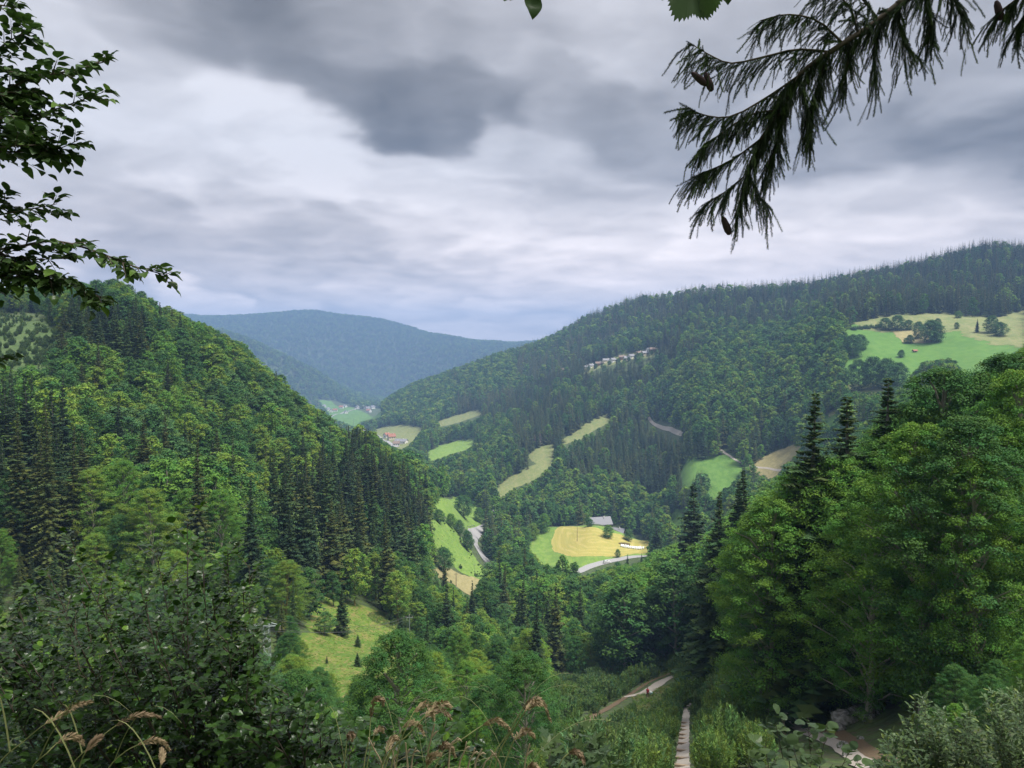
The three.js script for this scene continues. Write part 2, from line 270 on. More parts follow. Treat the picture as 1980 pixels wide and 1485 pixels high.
// `field` is a signed distance in metres on the map (x, z), negative inside; faces of the terrain are cut along it
function sheet(name, field, centre, reach, lift, material, scale, fine = 1.2, mapping = null) {
  const g = new Faces(), key = new Map();
  const put = (p) => { const k = p[0].toFixed(3) + ',' + p[2].toFixed(3); if (!key.has(k)) { const uv = mapping ? mapping(p[0], p[2]) : [p[0] / scale, p[2] / scale]; key.set(k, g.vertex(p[0], p[1] + lift, p[2], null, uv[0], uv[1])); } return key.get(k); };
  const mid = (p, q, t = 0.5) => [lerp(p[0], q[0], t), lerp(p[1], q[1], t), lerp(p[2], q[2], t)];
  const cut = (t, depth) => {
    const f = t.map((p) => field(p[0], p[2])), size = Math.max(Math.hypot(t[0][0] - t[1][0], t[0][2] - t[1][2]), Math.hypot(t[1][0] - t[2][0], t[1][2] - t[2][2]), Math.hypot(t[0][0] - t[2][0], t[0][2] - t[2][2]));
    const near = Math.min(...f.map(Math.abs));
    if (near > size && f[0] > 0) return;
    if (depth > 0 && near < size && size > fine) {   // halve the longest side
      const l = [0, 1, 2].map((k) => Math.hypot(t[k][0] - t[(k + 1) % 3][0], t[k][2] - t[(k + 1) % 3][2])), k = l.indexOf(Math.max(...l)), a = t[k], b = t[(k + 1) % 3], c = t[(k + 2) % 3], m = mid(a, b);
      cut([a, m, c], depth - 1); cut([m, b, c], depth - 1); return;
    }
    const poly = [];
    for (let k = 0; k < 3; k++) { const n = (k + 1) % 3; if (f[k] <= 0) poly.push(t[k]); if ((f[k] <= 0) !== (f[n] <= 0)) poly.push(mid(t[k], t[n], f[k] / (f[k] - f[n]))); }
    const id = poly.map(put);
    for (let k = 1; k + 1 < id.length; k++) g.tri(id[0], id[k], id[k + 1]);
  };
  const vert = (i, j) => { const r = Math.exp(LOG0 + j * STEP), b = bearings[i]; return [Math.sin(b) * r, rawHeights[j * COLS + i], -Math.cos(b) * r]; };
  const r0 = Math.hypot(centre[0], centre[1]), j0 = Math.max(0, Math.floor((Math.log(Math.max(R0, r0 - reach)) - LOG0) / STEP)), j1 = Math.min(ROWS - 1, Math.ceil((Math.log(r0 + reach) - LOG0) / STEP) + 1);
  const span = Math.asin(Math.min(1, reach / r0)), b0 = Math.atan2(centre[0], -centre[1]);
  for (let i = 0; i + 1 < COLS; i++) {
    if (bearings[i + 1] < b0 - span || bearings[i] > b0 + span) continue;
    for (let j = j0; j < j1; j++) {
      const a = vert(i, j), b = vert(i + 1, j), c = vert(i, j + 1), d = vert(i + 1, j + 1), m = field((a[0] + d[0]) / 2, (a[2] + d[2]) / 2);
      if (m > Math.max(Math.hypot(a[0] - d[0], a[2] - d[2]), Math.hypot(b[0] - c[0], b[2] - c[2])) * 0.6 + 3) continue;
      cut([a, b, c], 12); cut([b, d, c], 12);
    }
  }
  return structure(name, g.geometry(true), material);
}
// outline given by pixels of the photograph, found again on the ground
function outline(pixels, from, to) { return pixels.map(([px, py]) => hit(px, py, from, to)).filter(Boolean).map((p) => [p.x, p.z]); }
function bounds(poly) { const c = [0, 1].map((k) => (Math.min(...poly.map((p) => p[k])) + Math.max(...poly.map((p) => p[k]))) / 2); return [c, Math.max(...poly.map((p) => Math.hypot(p[0] - c[0], p[1] - c[1])))]; }
function land(name, pixels, range, material, { lift = 0.08, scale = 12, rough = 1, fine = 1.5, mapping = null, grow = 3 } = {}) {
  const poly = outline(pixels, ...range);
  if (poly.length < 3) { console.log('no ground for', name, JSON.stringify(pixels[0])); return null; }
  const [c, reach] = bounds(poly);
  sheet(name, (x, z) => (inside(poly, x, z) ? -1 : 1) * toEdge(poly, x, z) - grow + rough * (2.6 * perlin.noise(x / 15, z / 15, 4) + 1.5 * perlin.noise(x / 5.1, z / 5.1, 7) + 0.7 * perlin.noise(x / 1.9, z / 1.9, 2)), c, reach + 6, lift, material, scale, fine, mapping ? mapping(poly) : null);
  return poly;
}
function smoothLine(points, step) {
  const c = new THREE.CatmullRomCurve3(points.map(([x, z]) => V(x, 0, z)), false, 'centripetal'), n = Math.max(4, Math.round(c.getLength() / step));
  return c.getSpacedPoints(n).map((p) => [p.x, p.z]);
}
function way(name, line, width, material, lift, scale = 4, fine = 0.7) {
  const [c, reach] = bounds(line);
  return sheet(name, (x, z) => toEdge(line, x, z, false) - width / 2 + 0.12 * perlin.noise(x / 2.2, z / 2.2, 5), c, reach + width + 4, lift, material, scale, fine);
}
const grassMap = (a, b, dry, amount, seed) => colourMap(256, (u, v) => {
  const n = tileNoise(u, v, 10, 5, seed), m = tileNoise(u, v, 46, 4, seed + 4), f = tileNoise(u, v, 150, 2, seed + 9);
  return mix3(mix3(a, b, smooth(-0.4, 0.4, n + 0.6 * f)), dry, amount * smooth(-0.05, 0.45, m + 0.35 * n)).map((q) => 0.8 * q);
});
const meadow = (map, more = {}) => standard(1, 1, 1, { map, bumpMap: reliefMap, bumpScale: 0.25, ...more });
const freshMeadow = meadow(grassMap([0.085, 0.20, 0.022], [0.12, 0.26, 0.035], [0.19, 0.25, 0.06], 0.35, 1.3));
const sunMeadow = meadow(grassMap([0.14, 0.26, 0.03], [0.2, 0.33, 0.04], [0.27, 0.3, 0.085], 0.45, 2.3));
const rightMeadow = meadow(grassMap([0.08, 0.205, 0.018], [0.105, 0.245, 0.024], [0.15, 0.23, 0.045], 0.35, 3.3));
const dryMeadow = meadow(grassMap([0.16, 0.21, 0.055], [0.22, 0.25, 0.08], [0.31, 0.27, 0.12], 0.75, 4.3));
const roughMeadow = meadow(grassMap([0.085, 0.175, 0.010], [0.14, 0.215, 0.016], [0.25, 0.21, 0.065], 1.0, 5.3));
const tanField = meadow(grassMap([0.28, 0.25, 0.1], [0.36, 0.31, 0.13], [0.42, 0.36, 0.18], 0.5, 6.3));
const scrubGround = meadow(grassMap([0.05, 0.10, 0.02], [0.085, 0.15, 0.035], [0.14, 0.15, 0.06], 0.5, 7.3));
const strawMap = colourMap(512, (u, v) => {   // v runs across the mown rows
  const n = tileNoise(u, v, 20, 4, 8.3), m = tileNoise(u, v, 70, 3, 2.9), row = Math.abs(Math.sin(v * Math.PI * 9 + 0.6 * n)), thin = Math.abs(Math.sin(v * Math.PI * 36));
  return mix3(mix3([0.5, 0.42, 0.12], [0.42, 0.37, 0.085], smooth(0.25, 0.7, row + 0.35 * m)), [0.33, 0.33, 0.07], 0.45 * smooth(0.1, 0.5, n + 0.2 * thin)).map((q) => 0.8 * q);
});
const strawField = meadow(strawMap, { bumpScale: 0.2 });
const asphaltMap = colourMap(256, (u, v) => { const n = tileNoise(u, v, 60, 4, 5.5), g = 0.3 + 0.05 * n; return [g * 1.02, g, g * 0.98]; });
const asphalt = standard(1, 1, 1, { map: asphaltMap, roughness: 0.85 });
const gravelMap = colourMap(256, (u, v) => { const n = tileNoise(u, v, 80, 4, 6.5), m = tileNoise(u, v, 9, 3, 1.5); return mix3([0.34, 0.3, 0.25], mix3([0.4, 0.36, 0.32], [0.24, 0.17, 0.11], smooth(0.1, 0.5, m)), smooth(-0.3, 0.4, n)); });
const gravel = standard(1, 1, 1, { map: gravelMap });
const earthMap = colourMap(256, (u, v) => { const n = tileNoise(u, v, 50, 4, 2.5); return mix3([0.09, 0.06, 0.032], [0.17, 0.115, 0.06], smooth(-0.4, 0.4, n)); });
const earth = standard(1, 1, 1, { map: earthMap });
const brownEarth = earth;

// outlines as the photograph shows them; `clear` also keeps trees from standing in front
const open = [];
const clearing = (pixels, from, to) => { const p = pixels; open.push({ p, from, to, box: [Math.min(...p.map((q) => q[0])), Math.max(...p.map((q) => q[0])), Math.min(...p.map((q) => q[1])), Math.max(...p.map((q) => q[1]))] }); return pixels; };
const slopeMeadow = clearing([[598, 1272], [612, 1235], [612, 1188], [645, 1176], [700, 1186], [752, 1200], [790, 1216], [796, 1258], [820, 1276], [800, 1292], [758, 1302], [690, 1292], [640, 1290]], 80, 340);
const roadBank = clearing([[832, 1000], [868, 1012], [888, 1036], [902, 1060], [918, 1082], [936, 1100], [926, 1118], [890, 1104], [876, 1084], [848, 1060], [838, 1030]], 330, 560);
const upperBank = clearing([[842, 992], [852, 962], [882, 960], [904, 972], [932, 984], [930, 1002], [918, 1024], [908, 1030], [892, 1010], [870, 998]], 400, 720);
const hillGreen = clearing([[1016, 1048], [1036, 1030], [1060, 1020], [1082, 1015], [1112, 1012], [1140, 1018], [1200, 1032], [1258, 1044], [1254, 1064], [1250, 1076], [1196, 1080], [1150, 1092], [1118, 1102], [1080, 1094], [1040, 1088], [1032, 1066]], 430, 600);
const strawPixels = [[1066, 1060], [1068, 1044], [1074, 1026], [1084, 1018], [1118, 1014], [1140, 1020], [1180, 1031], [1200, 1034], [1257, 1046], [1252, 1058], [1250, 1070], [1200, 1076], [1150, 1076], [1104, 1078], [1082, 1070]];
const diagonal = clearing([[960, 942], [982, 926], [1007, 914], [1041, 897], [1030, 886], [1010, 888], [1041, 868], [1068, 858], [1070, 892], [1048, 914], [1026, 930], [990, 942], [968, 960]], 540, 1150);
const stripMeadow = clearing([[1083, 854], [1110, 838], [1137, 820], [1176, 800], [1180, 814], [1145, 832], [1092, 858]], 560, 1500);
const lowGreen = clearing([[826, 876], [850, 862], [890, 851], [924, 852], [902, 868], [868, 878], [832, 890]], 700, 1500);
const highGreen = clearing([[847, 815], [884, 802], [926, 793], [931, 801], [900, 812], [874, 820], [852, 825]], 700, 1900);
const houseYard = clearing([[724, 831], [748, 824], [784, 822], [816, 828], [806, 842], [792, 858], [776, 868], [752, 856]], 800, 1500);
const bigMeadow = clearing([[1634, 640], [1658, 624], [1700, 613], [1745, 609], [1830, 606], [1880, 613], [1940, 613], [1985, 598], [1990, 660], [1952, 684], [1900, 716], [1860, 720], [1842, 690], [1790, 690], [1740, 742], [1690, 756], [1640, 752], [1640, 690], [1656, 660]], 440, 900);
const bigMeadowGround = [[1625, 642], [1658, 624], [1700, 613], [1745, 608], [1830, 605], [1880, 612], [1940, 612], [1990, 597], [2080, 590], [2080, 700], [1960, 720], [1840, 760], [1740, 770], [1630, 762], [1640, 700], [1650, 660]];
const sideMeadow = clearing([[1316, 904], [1345, 889], [1404, 884], [1434, 896], [1428, 918], [1392, 948], [1362, 968], [1392, 920], [1350, 900], [1322, 932]], 440, 900);
const sideMeadowGround = [[1312, 904], [1345, 888], [1404, 883], [1436, 896], [1428, 920], [1392, 950], [1350, 980], [1318, 960]];
const tanStrip = clearing([[1450, 906], [1466, 892], [1500, 876], [1534, 862], [1545, 872], [1516, 900], [1492, 924], [1470, 912]], 440, 900);
const smallGap = clearing([[1594, 812], [1618, 795], [1618, 812], [1604, 820]], 400, 900);
const greenGap = clearing([[1297, 994], [1318, 984], [1317, 1016], [1302, 1018]], 400, 800);
const orangeStrip = clearing([[834, 1103], [860, 1105], [896, 1115], [928, 1123], [918, 1138], [902, 1146], [880, 1130], [848, 1114]], 220, 460);
const highClearing = clearing([[-20, 606], [70, 604], [108, 640], [100, 690], [40, 700], [-20, 690]], 150, 420);
const walkPixels = clearing([[1226, 1336], [1262, 1312], [1298, 1300], [1300, 1324], [1278, 1344], [1262, 1364], [1240, 1366]], 60, 260);
clearing([[1114, 1404], [1160, 1374], [1204, 1348], [1238, 1328], [1246, 1344], [1204, 1364], [1164, 1388], [1124, 1416]], 40, 175);
clearing([[1488, 1366], [1530, 1382], [1600, 1424], [1656, 1456], [1650, 1474], [1560, 1436], [1500, 1396]], 20, 90);
const stepPixels = clearing([[1304, 1500], [1310, 1440], [1320, 1390], [1327, 1350], [1335, 1350], [1334, 1400], [1332, 1500]], 25, 200);
const barnView = clearing([[1138, 1004], [1172, 1004], [1172, 1016], [1204, 1022], [1206, 1034], [1150, 1020]], 400, 640);
clearing([[1078, 722], [1082, 708], [1112, 710], [1112, 720]], 700, 1120);
clearing([[1120, 716], [1150, 703], [1180, 694], [1210, 686], [1264, 677], [1264, 682], [1214, 692], [1180, 700], [1140, 714]], 700, 1200);
clearing([[740, 842], [768, 834], [786, 842], [776, 864], [752, 860]], 500, 1230);
clearing([[478, 1200], [540, 1200], [526, 1225], [524, 1300], [504, 1300], [504, 1225]], 60, 190);
const roadView = clearing([[906, 1046], [912, 1030], [932, 1020], [934, 1030], [924, 1046], [936, 1072], [956, 1092], [1000, 1104], [1000, 1112], [950, 1100], [920, 1078]], 300, 600);
clearing([[1112, 1106], [1170, 1082], [1250, 1070], [1250, 1080], [1180, 1092], [1120, 1110]], 300, 600);
clearing([[950, 988], [966, 988], [968, 997], [954, 997]], 300, 900);
clearing([[1252, 803], [1262, 812], [1292, 824], [1322, 836], [1316, 842], [1282, 832], [1258, 820]], 480, 1000);
clearing([[1394, 870], [1428, 888], [1422, 894], [1392, 876]], 440, 900);
clearing([[616, 772], [650, 774], [690, 790], [738, 790], [738, 804], [684, 818], [720, 838], [752, 852], [736, 850], [690, 826], [640, 806]], 900, 4000);
// no crown rises above these lines
const wallLeft = [[-300, 530], [0, 548], [120, 545], [220, 533], [262, 552], [310, 580], [400, 622], [470, 656], [540, 716], [600, 776], [650, 800], [700, 816], [760, 852], [830, 892], [880, 930], [960, 960], [960, 0], [-300, 0]];
const wallRight = [[1180, 1075], [1250, 1066], [1290, 1050], [1370, 1022], [1440, 962], [1490, 920], [1540, 876], [1600, 846], [1690, 800], [1740, 745], [1800, 740], [1870, 716], [1930, 676], [1980, 648], [2150, 600], [2150, 0], [1180, 0]];
open.push({ p: wallLeft, from: 100, to: 440, box: [-300, 960, 0, 960] }, { p: wallRight, from: 30, to: 420, box: [1180, 2150, 0, 1075] });

land('scrub_slope', [[742, 1204], [770, 1176], [800, 1140], [838, 1108], [872, 1128], [890, 1150], [860, 1180], [824, 1215], [800, 1225]], [120, 420], scrubGround, { scale: 9 });
land('meadow', [[590, 1290], [606, 1235], [606, 1184], [645, 1172], [700, 1180], [752, 1194], [796, 1212], [802, 1256], [830, 1280], [810, 1310], [758, 1340], [690, 1345], [620, 1330]], [80, 340], roughMeadow, { scale: 30, rough: 1.4 });
land('meadow', roadBank, [300, 580], sunMeadow, { scale: 26 });
land('meadow', upperBank, [400, 720], sunMeadow, { scale: 26 });
land('meadow', hillGreen, [430, 600], sunMeadow, { scale: 40 });
land('stubble_field', strawPixels, [430, 600], strawField, { lift: 0.16, rough: 0.5, grow: 0, mapping: (poly) => (x, z) => [(x + 40) / 60, toEdge(poly, x, z) / 46] });
land('meadow', diagonal, [540, 1150], dryMeadow, { scale: 30 });
land('meadow', stripMeadow, [560, 1500], dryMeadow, { scale: 30 });
land('meadow', lowGreen, [700, 1500], sunMeadow, { scale: 30 });
land('meadow', highGreen, [700, 1900], dryMeadow, { scale: 30 });
land('meadow', houseYard, [800, 1500], dryMeadow, { scale: 30 });
land('meadow', bigMeadowGround, [440, 1000], rightMeadow, { scale: 60, rough: 2 });
land('dry_pasture', [[1660, 624], [1700, 613], [1745, 608], [1830, 605], [1880, 612], [1940, 612], [1990, 597], [2080, 590], [2080, 660], [1990, 672], [1930, 666], [1880, 650], [1850, 640], [1800, 640], [1750, 640], [1700, 640], [1668, 636]], [440, 1000], dryMeadow, { lift: 0.2, scale: 60, rough: 2.5 });
land('dry_pasture', [[1736, 642], [1772, 638], [1790, 652], [1790, 662], [1752, 662], [1742, 652]], [440, 1000], tanField, { lift: 0.32, scale: 30, rough: 2 });
land('dry_pasture', [[1620, 752], [1690, 742], [1760, 752], [1700, 790], [1600, 800]], [440, 1000], dryMeadow, { lift: 0.2, scale: 60, rough: 2.5 });
land('meadow', sideMeadowGround, [440, 900], freshMeadow, { scale: 30 });
land('dry_pasture', tanStrip, [440, 900], tanField, { lift: 0.16, scale: 24 });
land('meadow', [[1580, 830], [1600, 800], [1625, 790], [1630, 830]], [400, 1100], rightMeadow, { scale: 30 });
land('meadow', [[1290, 1030], [1296, 990], [1320, 980], [1322, 1030]], [400, 800], freshMeadow, { scale: 30 });
land('stubble_field', orangeStrip, [220, 460], tanField, { lift: 0.12, scale: 18 });
land('clear_cut', [[-60, 600], [70, 600], [112, 640], [104, 700], [40, 720], [-60, 720]], [150, 420], scrubGround, { scale: 14 });
land('meadow', [[1076, 724], [1120, 714], [1150, 701], [1180, 692], [1210, 684], [1270, 674], [1274, 684], [1214, 696], [1180, 706], [1140, 720], [1090, 730]], [700, 1400], dryMeadow, { scale: 30 });
land('valley_meadow', [[600, 776], [640, 776], [700, 796], [748, 796], [742, 812], [690, 826], [640, 816]], [1000, 3600], freshMeadow, { lift: 0.5, scale: 60, rough: 3, fine: 6 });
// the road that winds up the valley, and the lanes
const pixelLine = (list, from, to, step) => smoothLine(list.map(([px, py]) => hit(px, py, from, to)).filter(Boolean).map((p) => [p.x, p.z]), step);
const roadLine = pixelLine([[1330, 1066], [1262, 1075], [1210, 1079], [1172, 1087], [1140, 1096], [1112, 1107], [1060, 1114], [1010, 1109], [972, 1102], [950, 1092], [934, 1076], [921, 1056], [914, 1042], [920, 1031], [936, 1021], [956, 1008], [962, 992], [950, 976]], 330, 760, 4);
way('road', roadLine, 6.6, asphalt, 0.2);
way('gravel_lane', pixelLine([[1252, 802], [1260, 816], [1278, 826], [1300, 832], [1324, 840]], 480, 1100, 5), 3, gravel, 0.2, 4, 1);
way('gravel_lane', pixelLine([[1390, 868], [1408, 880], [1428, 893], [1458, 903], [1486, 906], [1516, 908]], 440, 900, 5), 2, gravel, 0.24, 4, 1);
way('valley_road', pixelLine([[636, 808], [660, 800], [678, 794], [690, 790]], 1400, 3600, 20), 8, asphalt, 0.8, 8, 3);
way('valley_road', pixelLine([[684, 822], [704, 832], [724, 842], [748, 854], [768, 864]], 900, 2200, 10), 7, asphalt, 0.4, 8, 2);
way('gravel_lane', pixelLine([[1042, 716], [1070, 716], [1100, 722], [1130, 714]], 700, 1600, 8), 3.5, gravel, 0.3, 4, 2);
const walkLine = pixelLine([[1120, 1402], [1160, 1375], [1200, 1352], [1236, 1338], [1262, 1328], [1288, 1314], [1320, 1300]], 40, 260, 1.5);
way('gravel_path', pixelLine([[1222, 1346], [1246, 1340], [1266, 1328], [1290, 1313], [1325, 1298]], 60, 260, 1), 3.2, gravel, 0.09, 2, 0.4);
way('earth_bank', pixelLine([[1112, 1408], [1160, 1378], [1204, 1352], [1238, 1330], [1264, 1315], [1296, 1302]], 40, 260, 1.5), 1.3, earth, 0.06, 2, 0.4);
way('gravel_path', pixelLine([[1480, 1352], [1520, 1392], [1560, 1416], [1600, 1432], [1640, 1456], [1690, 1484]], 25, 140, 1), 1.0, gravel, 0.07, 2, 0.25);
way('earth_bank', pixelLine([[1490, 1356], [1530, 1384], [1572, 1400], [1610, 1420], [1660, 1450], [1720, 1480]], 25, 140, 1), 1.5, earth, 0.04, 2, 0.3);
const stairLine = pixelLine([[1318, 1500], [1319, 1470], [1321, 1440], [1326, 1390], [1332, 1345], [1336, 1320]], 20, 160, 1);
way('stair_path', stairLine, 1.0, gravel, 0.05, 2, 0.3);
stage('land done');

// ---------------------------------------------------------------- trees: shapes made once, each about 20 m tall, in several degrees of detail
const leafy = (r, g, b, through = 0.32) => new THREE.MeshPhysicalMaterial({ color: new THREE.Color().setRGB(r, g, b), roughness: 0.95, specularIntensity: 0.35, ...(through > 0 ? { transmission: through, thickness: 0 } : {}), vertexColors: true, side: THREE.DoubleSide });
const barkMap = colourMap(128, (u, v) => { const n = tileNoise(u, v, 16, 4, 3.3), m = tileNoise(u, v * 0.3, 40, 3, 1.1); const g = 0.16 + 0.06 * n + 0.05 * m; return [g * 1.05, g * 0.97, g * 0.86]; });
const bark = standard(1, 1, 1, { map: barkMap, bumpMap: reliefMap, bumpScale: 0.02 });
const paleBark = standard(1.7, 1.65, 1.55, { map: barkMap });
const darkBark = standard(0.55, 0.48, 0.42, { map: barkMap });
const tint = (rng, spread) => { const k = 1 + spread * (rng() * 2 - 1), w = 1 + 0.22 * (rng() * 2 - 1); return [k * w, k, k * (2 - w) * 0.95]; };
function leaf(g, c, n, size, rng, col, long = 1.5) {
  const t = V(rng() - 0.5, rng() - 0.5, rng() - 0.5); t.addScaledVector(n, -t.dot(n)).normalize();
  const b = n.clone().cross(t), L = size * long * 0.5, W = size * 0.42, lift = size * 0.16;
  const a = g.vertex(c.x - t.x * L, c.y - t.y * L, c.z - t.z * L, col), d = g.vertex(c.x + b.x * W + n.x * lift, c.y + b.y * W + n.y * lift, c.z + b.z * W + n.z * lift, col), e = g.vertex(c.x + t.x * L, c.y + t.y * L, c.z + t.z * L, col), f = g.vertex(c.x - b.x * W + n.x * lift, c.y - b.y * W + n.y * lift, c.z - b.z * W + n.z * lift, col);
  g.quad(a, d, e, f);
}
const sphere = (rng) => { const y = rng() * 2 - 1, a = rng() * 6.2832, r = Math.sqrt(1 - y * y); return V(r * Math.cos(a), y, r * Math.sin(a)); };
function broadleaf(seed, { h = 20, base = 0.22, width = 11, clumps = 60, leaves = 60, size = 0.3, flat = 0.7, up = 0.5, limbs = 14, spread = 0.25, wide = 0.5, sides = 7, clump = 0.17, jitter = 0.55 }) {
  const rng = random(seed), crown = new Faces(), wood = new Faces(), centres = [];
  const lean = V((rng() - 0.5) * 1.2, 0, (rng() - 0.5) * 1.2), axis = (y) => V(lean.x * (y / h) ** 2, y, lean.z * (y / h) ** 2);
  for (let k = 0; k < clumps; k++) {
    const t = Math.pow((k + rng()) / clumps, 0.85), y = h * lerp(base, 0.95, t), prof = Math.pow(Math.sin(Math.PI * clamp(lerp(0.14, 0.97, Math.pow(t, lerp(1.25, 0.75, wide))), 0, 1)), 0.7), a = k * 2.39996 + rng() * 1.3;
    const rho = width / 2 * prof * Math.sqrt(lerp(0.12, 0.82, rng())) * (0.85 + 0.3 * rng()), rc = width * clump * (0.65 + 0.6 * rng()) * lerp(1, 0.7, t);
    const c = axis(y).add(V(Math.cos(a) * rho, 0, Math.sin(a) * rho)), base3 = tint(rng, spread * 0.6);
    centres.push(c);
    for (let q = 0; q < leaves; q++) {
      const d = sphere(rng); if (d.y < -0.35 && rng() < 0.7) d.y *= -0.6;
      const s = rc * Math.pow(rng(), 0.45), bump = 1 + 0.3 * perlin.noise(d.x * 2.2 + k, d.y * 2.2, d.z * 2.2);
      const p = V(c.x + d.x * s * bump, c.y + d.y * s * flat * bump - 0.12 * s * (d.x * d.x + d.z * d.z), c.z + d.z * s * bump);
      const n = d.clone().multiplyScalar(0.55).add(V(0, up, 0)).add(sphere(rng).multiplyScalar(jitter)).normalize(), w = 1 + spread * 0.7 * (rng() * 2 - 1);
      leaf(crown, p, n, size * (0.7 + 0.6 * rng()), rng, [base3[0] * w, base3[1] * w, base3[2] * w]);
    }
  }
  const tops = h * 0.86, n = 8, pts = [], rad = [];
  for (let k = 0; k <= n; k++) { const y = tops * k / n; const q = axis(y); if (k) { q.x += (rng() - 0.5) * 0.25; q.z += (rng() - 0.5) * 0.25; } else q.y -= 1.2; pts.push(q); rad.push(lerp(h * 0.014, h * 0.003, k / n) * (k ? 1 : 1.5)); }
  wood.tube(pts, rad, sides);
  for (let k = 0; k < limbs; k++) {
    const c = centres[Math.floor((k + 0.5) / limbs * centres.length)], y0 = Math.max(h * base * 0.75, c.y - 0.35 * Math.hypot(c.x, c.z) - h * 0.09), s = axis(y0), m = s.clone().lerp(c, 0.55); m.y += 0.06 * h * (rng() - 0.2);
    wood.tube([s, m, c], [h * 0.0055, h * 0.0035, h * 0.0012], Math.max(3, sides - 3));
  }
  return { crown: crown.geometry(), trunk: wood.geometry(true), h };
}
function spruce(seed, { h = 24, base = 0.06, width = 6.4, whorls = 34, arms = 7, sprays = 5, size = 0.42, droop = 0.4, thin = 0, sides = 6, ragged = 0.35 }) {
  const rng = random(seed), crown = new Faces(), wood = new Faces();
  for (let k = 0; k < whorls; k++) {
    const t = k / (whorls - 1), y0 = h * lerp(base, 0.985, Math.pow(t, 0.92)), L0 = width / 2 * Math.pow(1 - t * 0.985, 0.95) * (1 - Math.exp(-(t + 0.05) * 14) * 0.25) * (0.8 + 0.35 * rng());
    const n = Math.max(3, Math.round(arms * lerp(1, 0.6, t)));
    for (let q = 0; q < n; q++) {
      if (rng() < thin) continue;
      const a = (q + rng() * 0.9) / n * 6.2832 + k * 1.9, L = L0 * (1 - ragged + 2 * ragged * rng()), y = y0 + (rng() - 0.5) * h * 0.02, ca = Math.cos(a), sa = Math.sin(a), col0 = tint(rng, 0.18), dr = droop * lerp(1.15, 0.2, t);
      const at = (s) => V(ca * L * s, y + L * (0.12 * s - dr * s * s * 0.9 + 0.22 * dr * Math.pow(s, 4)), sa * L * s);
      for (let j = 0; j < sprays; j++) {
        const s = (j + 0.35 + 0.4 * rng()) / sprays, c = at(s), half = size * lerp(1.25, 0.55, s) * (0.7 + 0.6 * rng()) * clamp(L / (width * 0.3), 0.3, 1.1), c2 = at(Math.min(1.06, s + 1.15 / sprays));
        const w = 1 + 0.22 * (rng() * 2 - 1), col = [col0[0] * w, col0[1] * w, col0[2] * w];
        for (const side of [-1, 1]) {   // a spray that leaves the branch sideways and hangs
          const e = V(c.x - sa * side * half * 1.25 + ca * half * 0.5, c.y - half * (0.35 + 0.7 * rng() * (dr + 0.3)), c.z + ca * side * half * 1.25 + sa * half * 0.5);
          const i0 = crown.vertex(c.x, c.y, c.z, col), i1 = crown.vertex(c2.x, c2.y, c2.z, col), i2 = crown.vertex(e.x, e.y, e.z, col);
          crown.tri(i0, i1, i2);
          if (size < 0.9) { const f = V(lerp(c.x, c2.x, 0.4) - sa * side * half * 0.5, c.y - half * (0.7 + 0.7 * rng()), lerp(c.z, c2.z, 0.4) + ca * side * half * 0.5); const i3 = crown.vertex(f.x, f.y, f.z, col); crown.tri(i0, i2, i3); }
        }
      }
      if (sides > 4 && base > 0.2 && k < 5) wood.tube([V(0, y, 0), at(0.6)], [0.05, 0.02], 3);
    }
  }
  wood.tube([V(0, -1.5, 0), V(0, h * 0.3, 0), V(0, h * 0.7, 0), V(0, h * 0.98, 0)], [h * 0.014, h * 0.0105, h * 0.005, 0.02], sides);
  if (base > 0.2) for (let k = 0; k < 22; k++) { const y = h * lerp(0.1, base, rng()), a = rng() * 6.28, l = 0.5 + rng(); wood.tube([V(0, y, 0), V(Math.cos(a) * l, y - 0.2 * l, Math.sin(a) * l)], [0.035, 0.01], 3); }
  return { crown: crown.geometry(), trunk: wood.geometry(true), h };
}
